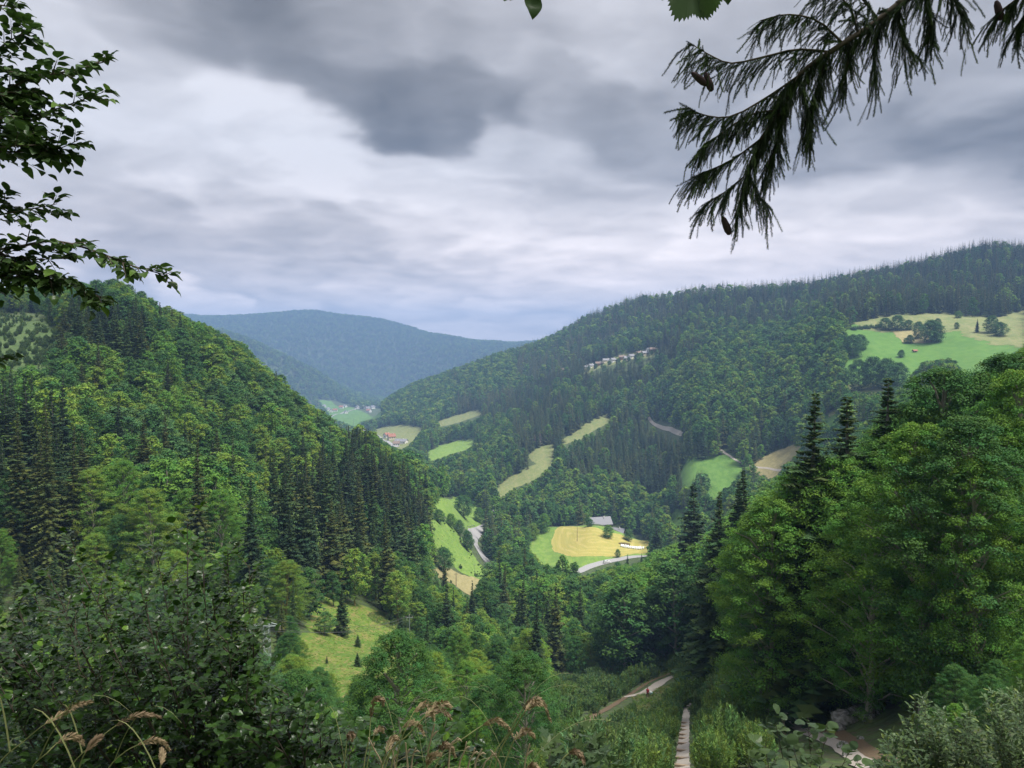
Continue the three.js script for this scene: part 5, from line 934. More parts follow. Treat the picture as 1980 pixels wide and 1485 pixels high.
{ // rough grass standing in tufts on the nearest meadow and along the banks
  const rng = random(611), tuft = new Faces();
  for (let k = 0; k < 26; k++) { const a = rng() * 6.283, l = 0.35 + 0.35 * rng(), r = 0.1 + 0.3 * rng(), x = Math.cos(a) * r, z = Math.sin(a) * r, o = 0.12 * (rng() - 0.5); tuft.tri(tuft.vertex(x * 0.4 - 0.03, -0.05, z * 0.4), tuft.vertex(x * 0.4 + 0.03, -0.05, z * 0.4 + 0.02), tuft.vertex(x * 1.5 + o, l, z * 1.5)); }
  const spots = [], areas = [[[[590, 1290], [606, 1235], [606, 1184], [645, 1172], [700, 1180], [752, 1194], [796, 1212], [802, 1256], [830, 1280], [810, 1310], [758, 1340], [690, 1345], [620, 1330]], 80, 340, 7000], [roadBank, 300, 580, 900], [[[1130, 1400], [1200, 1345], [1290, 1300], [1300, 1290], [1180, 1340], [1110, 1392]], 40, 260, 500], [[[1222, 1348], [1300, 1322], [1296, 1350], [1262, 1376], [1232, 1380]], 40, 260, 1500], [[[1224, 1334], [1262, 1310], [1300, 1298], [1300, 1304], [1262, 1317], [1230, 1338]], 60, 260, 400], [[[1540, 1300], [1600, 1330], [1690, 1400], [1600, 1400], [1520, 1380]], 25, 140, 900], [[[1040, 1400], [1120, 1400], [1100, 1485], [1040, 1485]], 30, 140, 600]];
  for (const [poly, from, to, n] of areas) { const x0 = Math.min(...poly.map((p) => p[0])), x1 = Math.max(...poly.map((p) => p[0])), y0 = Math.min(...poly.map((p) => p[1])), y1 = Math.max(...poly.map((p) => p[1])); for (let k = 0; k < n; k++) { const px = lerp(x0, x1, rng()), py = lerp(y0, y1 + 12, rng()); if (!inside(poly, px, py)) continue; const p = hit(px, py, from, to); if (p) spots.push([p, (from < 100 && from > 50 ? 0.25 : 0.4) + 0.4 * rng() * rng(), rng()]); } }
  const m = new THREE.InstancedMesh(tuft.geometry(), standard(1, 1, 1), spots.length), d = new THREE.Object3D(), c = new THREE.Color();
  spots.forEach(([p, k, r], i) => { d.position.copy(p); d.scale.set(k * 1.3, k, k * 1.3); d.rotation.y = r * 40; d.updateMatrix(); m.setMatrixAt(i, d.matrix); const q = mix3([0.11, 0.2, 0.03], [0.27, 0.26, 0.1], smooth(0.35, 0.95, r + 0.5 * perlin.noise(p.x / 9, p.z / 9, 2))); m.setColorAt(i, c.setRGB(...q)); });
  m.name = 'grass'; m.castShadow = m.receiveShadow = true; m.userData.kind = 'stuff'; scene.add(m); tag(m, 'tufts of rough green and straw-coloured grass on the meadows', 'grass'); m.userData.kind = 'stuff';
}
stage('things done');

// ---------------------------------------------------------------- the plants right before the camera
const gloss = (r, g, b, coat = 0.35, through = 0.26) => new THREE.MeshPhysicalMaterial({ color: new THREE.Color().setRGB(r, g, b), roughness: 0.9, clearcoat: coat, clearcoatRoughness: 0.25, specularIntensity: 0.35, transmission: through, thickness: 0, side: THREE.DoubleSide });
// stem at the origin, tip at +x, upper side +y, one unit long
function ovate({ rows = 7, width = 0.6, fold = 0.1, curl = 0.14, seed = 1, shape = (t) => Math.pow(Math.sin(Math.PI * Math.pow(t, 0.8)), 0.85), stalk = 0.14, teeth = 0 }) {
  const g = new Faces(), rng = random(seed);
  for (let k = 0; k <= rows; k++) {
    const t = k / rows, w = width / 2 * shape(t) * (1 + teeth * (k % 2 ? 1 : -1)), y = -curl * t * t + 0.03 * Math.sin(t * 9 + seed);
    g.vertex(stalk + t * (1 - stalk), y, 0, null, t, 0.5); g.vertex(stalk + t * (1 - stalk), y + fold * w * 2 + 0.03 * (rng() - 0.5), w, null, t, 1); g.vertex(stalk + t * (1 - stalk), y + fold * w * 2 + 0.03 * (rng() - 0.5), -w, null, t, 0);
  }
  for (let k = 0; k < rows; k++) { const a = k * 3, b = a + 3; g.quad(a, a + 1, b + 1, b); g.quad(a, b, b + 2, a + 2); }
  const s = g.vertex(0, 0, 0.012), q = g.vertex(0, 0, -0.012); g.tri(s, 0, q);
  return g.geometry(true);
}
function lobed(seed, lobes, deep) {   // a leaf with pointed lobes and teeth
  const g = new Faces(), n = 96, c = g.vertex(0.4, 0, 0, null, 0.5, 0.5);
  for (let k = 0; k <= n; k++) { const a = k / n * 2 * Math.PI, q = Math.abs(((a / Math.PI * lobes / 2 + lobes / 4) % 1) - 0.5) * 2, r = lerp(1 - deep, 1, 1 - q) * (0.52 + 0.16 * Math.cos(a)) * (1 + 0.07 * (k % 2 ? 1 : -1)) * smooth(Math.PI * 1.03, Math.PI * 0.86, Math.abs(a - 2 * Math.PI * Math.round(a / (2 * Math.PI)))) + 0.05; g.vertex(0.4 + r * Math.cos(a), 0.05 * Math.sin(a * 3 + seed) - 0.1 * r * r, r * Math.sin(a), null, 0, 0); }
  for (let k = 0; k < n; k++) g.tri(c, c + 1 + k, c + 2 + k);
  return g.geometry(true);
}
const beechLeaves = [1, 2, 3].map((s) => ovate({ seed: s, width: 0.6 + 0.05 * s, fold: 0.08 + 0.05 * s, curl: 0.1 * s }));
const hazelLeaves = [4, 5, 6].map((s) => ovate({ seed: s, width: 0.76, fold: 0.06 + 0.03 * (s - 4), curl: 0.08 * (s - 3), teeth: 0.05, rows: 9 }));
const willowLeaves = [7, 8].map((s) => ovate({ seed: s, width: 0.4, fold: 0.12, curl: 0.12, rows: 5 }));
const roundLeaves = [9, 10].map((s) => ovate({ seed: s, width: 0.92, fold: 0.05, curl: 0.1, rows: 8, shape: (t) => Math.pow(Math.sin(Math.PI * Math.pow(t, 0.9)), 0.55) }));
const mapleLeaves = [lobed(1, 5, 0.35)], hogweedLeaves = [lobed(2, 7, 0.6), lobed(3, 7, 0.55)];

class Plant {
  constructor(name, label, category, group) { this.o = thing(name, label, category, null, group); this.leaves = []; this.wood = new Faces(); }
  leaf(pos, dir, normal, size, shape, shade) {
    const x = dir.clone().normalize(), y = normal.clone().addScaledVector(x, -normal.dot(x)).normalize(), z = x.clone().cross(y);
    const m = new THREE.Matrix4().makeBasis(x, y, z).scale(V(size, size, size)).setPosition(pos), q = pixelOf(pos.x, pos.y, pos.z);
    this.leaves.push({ m, shape, shade, see: q[0] > -10 && q[0] < 1990 && q[1] > -10 && q[1] < 1495 ? size / Math.max(0.3, -pos.z) : 0 });
  }
  // a shoot along points, with side twigs that carry leaves
  shoot(points, { radius = 0.006, twigs = 10, from = 0.2, twigLength = 0.3, leaves = 6, size = 0.07, shapes = beechLeaves, shades = [0, 1, 2], rng, flat = 0.8, up = 0, name = 'stem', droop = 0.1, young = 0.15, tilt = 1.1 }) {
    const c = new THREE.CatmullRomCurve3(points), n = Math.max(6, points.length * 3), pts = c.getPoints(n);
    part(name, new Faces().tube(pts, pts.map((_, k) => lerp(radius, radius * 0.25, k / n)), 6).geometry(true), darkBark, this.o);
    const side0 = V(0, 1, 0);
    for (let k = 0; k < twigs; k++) {
      const t = lerp(from, 1, (k + 0.3 + 0.5 * rng()) / twigs), p = c.getPoint(Math.min(1, t)), d = c.getTangent(Math.min(0.999, t)), L = twigLength * lerp(1.15, 0.45, t) * (0.6 + 0.7 * rng());
      const s = d.clone().cross(side0); if (s.lengthSq() < 0.05) s.set(1, 0, 0); s.normalize().applyAxisAngle(d, (rng() - 0.5) * 2 * (1.6 - flat) + (up ? rng() * 6.28 : 0));
      const td = d.clone().multiplyScalar(0.75).addScaledVector(s, (k % 2 ? 1 : -1) * 0.85).add(V(0, up, 0)).normalize();
      const at = (q) => p.clone().addScaledVector(td, L * q).add(V(0, -droop * L * q * q, 0));
      this.wood.tube([p, at(0.5), at(1)], [radius * 0.4, radius * 0.25, radius * 0.12], 4);
      const m = Math.max(2, Math.round(leaves * (0.6 + 0.6 * rng())));
      for (let j = 0; j <= m; j++) {
        const q = (j + 0.5) / (m + 0.5), b = at(Math.min(1, q)), sd = td.clone().cross(V(0, 1, 0)).normalize(), ld = td.clone().multiplyScalar(j === m ? 1 : 0.55).addScaledVector(sd, j === m ? 0 : (j % 2 ? 0.8 : -0.8)).add(V(0, (rng() - 0.55) * 0.7, 0)), nn = V((rng() - 0.5) * tilt, 1, (rng() - 0.5) * tilt);
        this.leaf(b, ld, nn, size * (0.65 + 0.55 * rng()), shapes[Math.floor(rng() * shapes.length)], rng() < young && j > m - 2 ? 3 : shades[Math.floor(rng() * shades.length)]);
      }
    }
  }
  finish(materials, { own = 300, leafName = 'leaf', rest = 'leaves' } = {}) {
    if (this.wood.i.length) { const w = part('twigs', this.wood.geometry(true), darkBark, this.o); w.userData.kind = 'stuff'; }
    this.leaves.sort((a, b) => b.see - a.see);
    const byShape = new Map();
    this.leaves.forEach((l, i) => {
      if (i < own && l.see > 0) { const m = part(leafName, l.shape, materials[l.shade], this.o); l.m.decompose(m.position, m.quaternion, m.scale); }
      else { const key = l.shape.uuid + l.shade; if (!byShape.has(key)) byShape.set(key, []); byShape.get(key).push(l); }
    });
    for (const list of byShape.values()) { const m = new THREE.InstancedMesh(list[0].shape, materials[list[0].shade], list.length); m.name = rest; m.userData.kind = 'stuff'; m.castShadow = m.receiveShadow = true; list.forEach((l, i) => m.setMatrixAt(i, l.m)); this.o.add(m); }
    return this.o;
  }
}
const beechGreens = [gloss(0.045, 0.095, 0.02), gloss(0.06, 0.12, 0.022), gloss(0.035, 0.075, 0.02), gloss(0.11, 0.2, 0.03)];
const bushGreens = [gloss(0.03, 0.085, 0.008, 0.8), gloss(0.045, 0.115, 0.01, 0.8), gloss(0.022, 0.062, 0.008, 0.8), gloss(0.14, 0.27, 0.025, 0.6)];
const silverGreens = [gloss(0.085, 0.145, 0.055, 0.35), gloss(0.1, 0.165, 0.05, 0.35), gloss(0.07, 0.125, 0.052, 0.35), gloss(0.16, 0.22, 0.05, 0.3)];

{ // beech at the left edge: its trunk stands outside the frame, three boughs reach in
  const rng = random(301), b = new Plant('overhanging_beech', 'beech whose leafy boughs hang in from the side against the sky', 'tree'), D = 4.5;
  const foot = onGround(-5.6, -5.2, -0.3), tall = broadleaf(302, { h: 17, base: 0.5, width: 9, clumps: 90, leaves: 90, size: 0.2, flat: 0.4, up: 1, limbs: 24, clump: 0.11 });
  const tr = part('trunk', tall.trunk, paleBark, b.o); tr.position.copy(foot); const cr = part('crown', tall.crown, FOLIAGE.beech[2], b.o); cr.position.copy(foot);
  const bough = (list, more = {}) => b.shoot(list.map(([px, py, d]) => P(px, py, d ?? D)), { rng, radius: 0.008, twigs: 14, twigLength: 0.18, leaves: 6, size: 0.078, name: 'bough', flat: 0.7, from: 0.05, ...more });
  const hub = [-760, 330, 5.2], hub2 = [-760, 460, 5.2];
  bough([hub, [-200, 230], [0, 178], [60, 152], [130, 138], [208, 118]], { twigs: 22, radius: 0.012 });
  bough([[-200, 232], [0, 238], [70, 222], [140, 200], [200, 178]], { twigs: 18 });
  bough([[-180, 235], [0, 292], [60, 292], [105, 290], [150, 272]], { twigs: 18 });
  bough([[-180, 225], [-20, 110], [20, 78], [55, 62]], { twigs: 14 });
  bough([[-120, 225], [10, 200], [60, 250], [90, 300]], { twigs: 12 });
  bough([[-100, 10], [0, 10], [30, 16]], { twigs: 6 });
  bough([[-160, 200], [-40, 190], [20, 185], [70, 180]], { twigs: 16 }); bough([[-160, 250], [-40, 250], [20, 262], [60, 270]], { twigs: 16 });
  for (let k = 0; k < 4; k++) { const y = 130 + k * 48, x = 30 + 60 * rng(); bough([[-160, 225, 4.3], [-40, y - 10 + 20 * rng(), 4.2 + 0.6 * rng()], [x * 0.4, y + 10 * rng(), 4.2 + 0.6 * rng()], [x, y - 12 + 24 * rng(), 4.2 + 0.6 * rng()]], { twigs: 12 }); }
  for (let k = 0; k < 2; k++) { const y = 490 + k * 40, x = 50 + 60 * rng(); bough([[-160, 450, 4.3], [-30, y, 4.2 + 0.6 * rng()], [x * 0.5, y + 8, 4.2 + 0.6 * rng()], [x, y + 4 + 16 * rng(), 4.2 + 0.6 * rng()]], { twigs: 12 }); }
  bough([hub2, [-250, 450], [0, 482], [100, 466], [180, 484], [250, 512], [325, 533]], { twigs: 30, radius: 0.012 });
  bough([[-250, 452], [0, 505], [80, 525], [150, 552], [196, 578]], { twigs: 22 });
  bough([[-200, 450], [-40, 520], [40, 540], [100, 545]], { twigs: 18 }); bough([[-200, 450], [-40, 480], [40, 500], [130, 500]], { twigs: 16 });
  bough([[-200, 440], [-20, 418], [60, 404], [110, 394]], { twigs: 12 }); bough([[-120, 440], [-20, 400], [10, 388]], { twigs: 8 });
  bough([[-120, 660, 4.5], [-30, 690, 4.5], [6, 698, 4.5]], { twigs: 5 });
  b.finish(beechGreens);
}
{ // maple behind the camera, two leaf tips show at the top of the frame
  const rng = random(311), b = new Plant('overhanging_maple', 'maple with a few toothed leaves dangling in at the top of the sky', 'tree');
  const foot = onGround(2.2, 3.4, -0.3), tall = broadleaf(312, { h: 15, base: 0.42, width: 10, clumps: 90, leaves: 80, size: 0.22, flat: 0.5, up: 0.9, limbs: 20, clump: 0.12 });
  const tr = part('trunk', tall.trunk, bark, b.o); tr.position.copy(foot); const cr = part('crown', tall.crown, FOLIAGE.beech[0], b.o); cr.position.copy(foot);
  const twig = (list) => { const pts = new THREE.CatmullRomCurve3(list).getPoints(14); part('twig', new Faces().tube(pts, pts.map((_, k) => lerp(0.008, 0.002, k / 14)), 5).geometry(true), darkBark, b.o); };
  twig([V(1.4, 4.2, 1.2), V(0.5, 2.4, -1.2), P(1060, -150, 2), P(1030, -60, 2)]); twig([V(1.4, 4.2, 1.2), V(0.8, 2.2, -1.2), P(1370, -160, 2), P(1345, -50, 2)]);
  const hang = (px, py, size, dx, shape, face) => b.leaf(P(px, py, 2), V(dx, -1, 0.15), face, size, shape, 1 + (px % 2));
  hang(1027, -22, 0.078, 0.1, beechLeaves[0], V(0.5, 0.2, 1)); hang(1010, -48, 0.07, -0.5, hazelLeaves[1], V(0.2, 0.4, 1)); hang(1044, -50, 0.07, 0.5, hazelLeaves[0], V(-0.2, 0.3, 1)); hang(990, -48, 0.07, -0.3, hazelLeaves[0], V(-0.2, 0.3, 1));
  hang(1335, -62, 0.135, -0.1, mapleLeaves[0], V(0.3, 0.1, 1)); hang(1358, -55, 0.105, 0.35, mapleLeaves[0], V(-0.4, 0.2, 1)); hang(1300, -50, 0.07, -0.4, hazelLeaves[1], V(0.2, 0.5, 1)); hang(1395, -50, 0.075, 0.3, hazelLeaves[2], V(0.1, 0.4, 1));
  b.finish(beechGreens, { own: 20 });
}
{ // spruce at the right: hanging bough against the sky
  const rng = random(321), b = new Plant('overhanging_spruce', 'spruce with a drooping dark bough hanging into the sky', 'tree'), D = 3.2;
  const foot = onGround(5.6, -4.2, -0.3), s = KINDS.stand[0][0], tr = part('trunk', s.trunk, bark, b.o), cr = part('crown', s.crown, FOLIAGE.spruce[0], b.o); tr.position.copy(foot); cr.position.copy(foot); tr.scale.setScalar(0.8); cr.scale.setScalar(0.8);
  // a twig of needles along +x, 0.2 m long
  const needled = [1, 2, 3, 4].map((seed) => {
    const r = random(seed * 77), g = new Faces(), L = 0.2, bend = (r() - 0.5) * 0.05, at = (t) => V(L * t, -0.02 * t * t + bend * t * t, bend * t * t * 0.7);
    g.tube([at(0), at(0.5), at(1)], [0.0016, 0.0012, 0.0007], 4);
    for (let k = 0; k < 240; k++) { const t = 0.04 + 0.97 * k / 240, p = at(t), a = r() * 6.283, l = 0.0165 * (0.75 + 0.5 * r()) * (t > 0.93 ? 0.8 : 1), e = V(p.x + l * 0.6, p.y + Math.cos(a) * l * 0.8, p.z + Math.sin(a) * l * 0.8), w = 0.0011; const i = g.vertex(p.x, p.y + w, p.z), j = g.vertex(p.x + w, p.y - w, p.z + w), m = g.vertex(e.x, e.y, e.z), n = g.vertex(lerp(p.x, e.x, 0.6) + w, lerp(p.y, e.y, 0.6) + w, lerp(p.z, e.z, 0.6) - w); g.quad(i, j, m, n); }
    return g.geometry(true);
  });
  const limb = (list, r0, r1, density, hang, name = 'bough') => {
    const pts = list.map(([px, py, d]) => P(px, py, d ?? D)), c = new THREE.CatmullRomCurve3(pts), len = c.getLength(), n = Math.max(8, Math.round(len / 0.05)), line = c.getPoints(n);
    part(name, new Faces().tube(line, line.map((_, k) => lerp(r0, r1, k / n)), 6).geometry(true), darkBark, b.o);
    const count = Math.round(len / 0.0045 * density);
    for (let k = 0; k < count; k++) {
      const t = clamp((k + rng()) / count, 0, 1), p = c.getPoint(t), d = c.getTangent(Math.min(0.999, t)), side = d.clone().cross(V(0, 1, 0)).normalize(), sgn = k % 2 ? 1 : -1;
      const dir = d.clone().multiplyScalar(0.35 + 0.3 * rng()).addScaledVector(side, sgn * (0.2 + 0.6 * rng())).add(V((rng() - 0.5) * 0.5, -hang * (0.25 + 0.75 * rng()), 0)).normalize(), size = 0.28 + 0.36 * rng();
      b.leaf(p, dir, V(rng() - 0.5, rng() - 0.2, rng() - 0.5), size, needled[Math.floor(rng() * 4)], Math.floor(rng() * 3));
      if (rng() < 0.8) {   // a second twig hangs from its end
        const e = p.clone().addScaledVector(dir, 0.19 * size), d2 = dir.clone().multiplyScalar(0.6).add(V((rng() - 0.5) * 0.9, -0.65, (rng() - 0.5) * 0.6)).normalize(); b.leaf(e, d2, V(rng() - 0.5, rng() - 0.2, rng() - 0.5), 0.24 + 0.32 * rng(), needled[Math.floor(rng() * 4)], Math.floor(rng() * 3));
        for (const q of [0.3, 0.6]) if (rng() < 0.6) b.leaf(p.clone().addScaledVector(dir, 0.19 * size * q), dir.clone().addScaledVector(side, (rng() - 0.5) * 1.6).add(V(0, -0.5, 0)).normalize(), V(rng() - 0.5, rng(), rng() - 0.5), 0.25 + 0.25 * rng(), needled[Math.floor(rng() * 4)], Math.floor(rng() * 3));
      }
    }
  };
  limb([[2860, -520, 3.02], [2300, -320, 3.02], [1980, -150, 3.10], [1820, -50, 3.13], [1735, 10, 3.17]], 0.035, 0.016, 0.25, 0.8, 'limb');
  limb([[1735, 10, 3.17], [1680, 52, 3.20], [1600, 104], [1545, 146], [1512, 212], [1472, 268], [1446, 330], [1428, 408]], 0.014, 0.003, 0.95, 0.9);
  limb([[1600, 100], [1540, 96], [1470, 112], [1410, 122], [1372, 106], [1335, 84]], 0.006, 0.002, 0.6, 0.8);
  limb([[1545, 146], [1480, 190], [1410, 226], [1360, 222], [1330, 208]], 0.005, 0.002, 0.75, 0.7);
  limb([[1512, 212], [1450, 222], [1390, 262], [1362, 278]], 0.005, 0.002, 0.75, 0.6);
  limb([[1472, 268], [1420, 306], [1380, 326], [1358, 334]], 0.004, 0.002, 0.7, 0.4);
  limb([[1446, 330], [1462, 370], [1482, 396]], 0.003, 0.001, 0.7, 0.6); limb([[1440, 340], [1400, 372], [1372, 388]], 0.003, 0.001, 0.7, 0.5);
  limb([[1630, 84], [1580, 40], [1520, 28], [1470, 40]], 0.006, 0.002, 0.7, 0.8); limb([[1660, 66], [1640, 10], [1600, -20]], 0.006, 0.003, 0.6, 0.7); limb([[1700, 40], [1660, -10], [1620, -40]], 0.006, 0.003, 0.6, 0.8);
  limb([[1600, 104], [1580, 170], [1566, 240]], 0.005, 0.002, 0.8, 0.7); limb([[1640, 78], [1640, 120], [1628, 160]], 0.005, 0.002, 0.7, 0.8); limb([[1545, 146], [1560, 220], [1560, 262]], 0.004, 0.002, 0.7, 0.9);
  limb([[1735, 10], [1740, 60], [1752, 96]], 0.004, 0.002, 0.8, 0.8); limb([[1700, 42], [1690, 110], [1694, 150]], 0.003, 0.001, 0.5, 1); limb([[1790, -30], [1790, 10], [1800, 40], [1796, 70]], 0.004, 0.002, 0.8, 0.8); limb([[1820, -50], [1840, -10], [1862, 40]], 0.004, 0.002, 0.8, 0.8);
  limb([[1512, 212], [1502, 280], [1480, 330]], 0.004, 0.002, 0.8, 0.7); limb([[1550, 140], [1520, 170], [1490, 230]], 0.004, 0.002, 0.8, 0.7);
  limb([[2180, -260, 3.10], [2050, -90], [1975, -10], [1925, 28]], 0.008, 0.002, 0.5, 0.8); limb([[2050, -90], [1995, 10], [1966, 50]], 0.006, 0.002, 0.7, 0.8);
  const needleGreens = [standard(0.036, 0.065, 0.028), standard(0.03, 0.05, 0.03), standard(0.055, 0.1, 0.025), standard(0.07, 0.13, 0.03)];
  b.finish(needleGreens, { leafName: 'twig', rest: 'sprays', own: 300 });
  const scale = new THREE.LatheGeometry([[0.001, -0.06], [0.012, -0.055], [0.019, -0.03], [0.021, 0], [0.017, 0.035], [0.008, 0.055], [0.001, 0.058]].map(([x, y]) => new THREE.Vector2(x, y)), 16);
  { const p = scale.getAttribute('position'); for (let i = 0; i < p.count; i++) { const x = p.getX(i), y = p.getY(i), z = p.getZ(i), a = Math.atan2(z, x), k = 1 + 0.14 * Math.sin(a * 8 + y * 260) ; p.setXYZ(i, x * k, y, z * k); } scale.computeVertexNormals(); }
  for (const [px, py, turn] of [[1352, 152, 0.9], [1370, 158, 0.35], [1931, 20, 0.3], [1404, 436, 0.4]]) { const m = part('cone', scale, standard(0.055, 0.032, 0.04), b.o, 'brown hanging spruce cone'); m.position.copy(P(px, py, 3.2)); m.rotation.z = turn; m.scale.setScalar(0.7); }
}
function sapling(name, label, seed, foot, tips, options, materials, own, fill = null) {
  const rng = random(seed), b = new Plant(name, label, 'shrub'), base = onGround(foot[0], foot[1], -0.1);
  for (const [px, py, d] of tips) { const tip = P(px, py, d), f = base.clone().add(V((rng() - 0.5) * 0.5, 0, (rng() - 0.5) * 0.5)), m = f.clone().lerp(tip, 0.5).add(V((tip.x - f.x) * 0.18 + (rng() - 0.5) * 0.15, 0.1, (rng() - 0.5) * 0.2)); b.shoot([f, m, tip], { rng, ...options }); }
  if (fill) for (let k = 0; k < fill.count; k++) { const p = fill.place(rng); if (p) b.leaf(p, V(rng() - 0.5, rng() * 0.5 - 0.3, rng() - 0.5), V((rng() - 0.5) * 0.8, 1, (rng() - 0.5) * 0.8), options.size * (0.7 + 0.6 * rng()), options.shapes[Math.floor(rng() * options.shapes.length)], Math.floor(rng() * 3)); }
  return b.finish(materials, { own });
}
{ // the big leafy bush, three saplings that grow into one another
  const top = pchip([-60, 0, 60, 100, 140, 200, 260, 300, 360, 400, 470, 500, 530, 570, 620, 680, 740], [1200, 1190, 1140, 1110, 1085, 1110, 1120, 1095, 1075, 1095, 1130, 1260, 1340, 1380, 1420, 1460, 1490]);
  const fill = (x0, x1, count, d0, d1) => ({ count, place: (rng) => { const px = lerp(x0, x1, rng()), y0 = top(px) + 25, py = y0 + (1560 - y0) * Math.pow(rng(), 0.8); return P(px, py, lerp(d0, d1, rng()) + (py - y0) * -0.0012); } });
  const opt = { twigs: 20, twigLength: 0.34, leaves: 9, size: 0.058, tilt: 0.9, shapes: beechLeaves.concat(hazelLeaves), radius: 0.009, from: 0.25, flat: 0.5, up: 0.25, young: 0.07 };
  sapling('beech_sapling', 'glossy leafy bush whose slim shoots rise tallest, filling the lower corner', 401, [-1.9, -5.0], [[140, 1042, 4.9], [95, 1112, 4.7], [200, 1092, 5.2], [30, 1172, 4.6], [-30, 1190, 4.9], [60, 1140, 5.5], [170, 1130, 4.4], [240, 1120, 5.0], [120, 1180, 4.2], [20, 1240, 4.2], [190, 1200, 4.2], [70, 1300, 4.0], [-20, 1290, 4.4], [-40, 1220, 4.5], [10, 1200, 5.0], [-10, 1250, 4.8], [30, 1270, 4.6], [150, 1290, 4.1]], opt, bushGreens, 300, fill(-80, 260, 1700, 4.6, 5.8));
  sapling('beech_sapling', 'glossy leafy bush with a dark upright stem in its middle', 402, [-1.75, -4.9], [[362, 1012, 4.8], [300, 1062, 5.0], [390, 1076, 4.7], [440, 1062, 4.9], [482, 1092, 4.8], [330, 1110, 5.3], [270, 1130, 4.6], [410, 1150, 4.4], [470, 1150, 4.6], [490, 1230, 4.6], [350, 1200, 4.3], [300, 1220, 4.2], [440, 1240, 4.2], [380, 1290, 4.0]], opt, bushGreens, 300, fill(240, 520, 1100, 4.6, 5.6));
  sapling('beech_sapling', 'lower leafy bush spreading below the pylon', 403, [-1.1, -4.6], [[500, 1322, 4.5], [556, 1340, 4.6], [590, 1380, 4.4], [540, 1370, 4.2], [480, 1310, 4.7], [620, 1420, 4.3], [470, 1350, 4.2], [580, 1420, 4.0], [520, 1400, 4.0], [440, 1380, 4.0], [640, 1430, 4.4]], { ...opt, twigs: 14 }, bushGreens, 250, fill(420, 640, 500, 4.3, 5.2));
  sapling('leafy_weed', 'low round-leaved weeds between the grass heads', 404, [-0.6, -3.6], [[690, 1430, 3.6], [720, 1452, 3.4], [760, 1440, 3.8], [800, 1450, 3.6], [840, 1440, 3.5], [870, 1372, 4.0], [884, 1396, 4.0], [862, 1420, 3.8], [900, 1450, 3.6], [660, 1400, 4.2], [940, 1470, 3.6]], { ...opt, twigs: 7, twigLength: 0.16, leaves: 4, size: 0.05, shapes: roundLeaves, radius: 0.004, from: 0.3, tilt: 1 }, bushGreens, 200);
  sapling('goat_willow', 'round-leaved willow shoots in front of the lower path', 405, [1.9, -5.2], [[1500, 1400, 5.0], [1516, 1392, 5.0], [1562, 1386, 4.8], [1600, 1400, 4.8], [1535, 1450, 4.8], [1640, 1456, 4.9], [1480, 1440, 4.8], [1450, 1462, 4.8], [1570, 1470, 4.6], [1610, 1478, 4.6], [1500, 1460, 4.5], [1660, 1470, 4.8]], { ...opt, twigs: 6, twigLength: 0.14, leaves: 3, size: 0.07, shapes: roundLeaves, radius: 0.006, from: 0.5, young: 0.05 }, silverGreens, 250);
  sapling('hogweed', 'pale jagged-leaved plant at the lower edge beside the stair', 406, [0.55, -5.2], [[1110, 1412, 5.2], [1080, 1432, 5.2], [1140, 1436, 5.2], [1160, 1450, 5.0], [1060, 1460, 5.0], [1180, 1470, 5.0], [1100, 1470, 4.8], [1130, 1480, 4.8]], { ...opt, twigs: 5, twigLength: 0.16, leaves: 3, size: 0.09, shapes: hogweedLeaves, radius: 0.006, from: 0.6, young: 0 }, silverGreens, 120);
  const rngW = random(77), tipsOf = (x0, x1, y, n, d) => Array.from({ length: n }, () => { const px = lerp(x0, x1, rngW()); return [px, y(px) + 150 * rngW() * rngW(), d + rngW() * 1.6]; });
  const edge = pchip([1690, 1720, 1760, 1800, 1850, 1900, 1940, 2000, 2060], [1460, 1420, 1392, 1352, 1392, 1352, 1340, 1322, 1320]);
  const wopt = { twigs: 22, twigLength: 0.16, leaves: 7, size: 0.062, shapes: willowLeaves, radius: 0.005, from: 0.35, flat: 0.2, up: 0.5, young: 0.25 };
  sapling('willow_bush', 'silvery narrow-leaved willow bush with two upright shoots in the lower corner', 407, [4.6, -7.6], [[1768, 1358, 7.4], [1782, 1346, 7.2], ...tipsOf(1690, 1850, edge, 30, 6.6)], wopt, silverGreens, 300);
  sapling('willow_bush', 'tall silvery willow bush cut by the edge of the view', 408, [5.6, -7.6], tipsOf(1820, 2050, edge, 42, 6.6), wopt, silverGreens, 300);
}
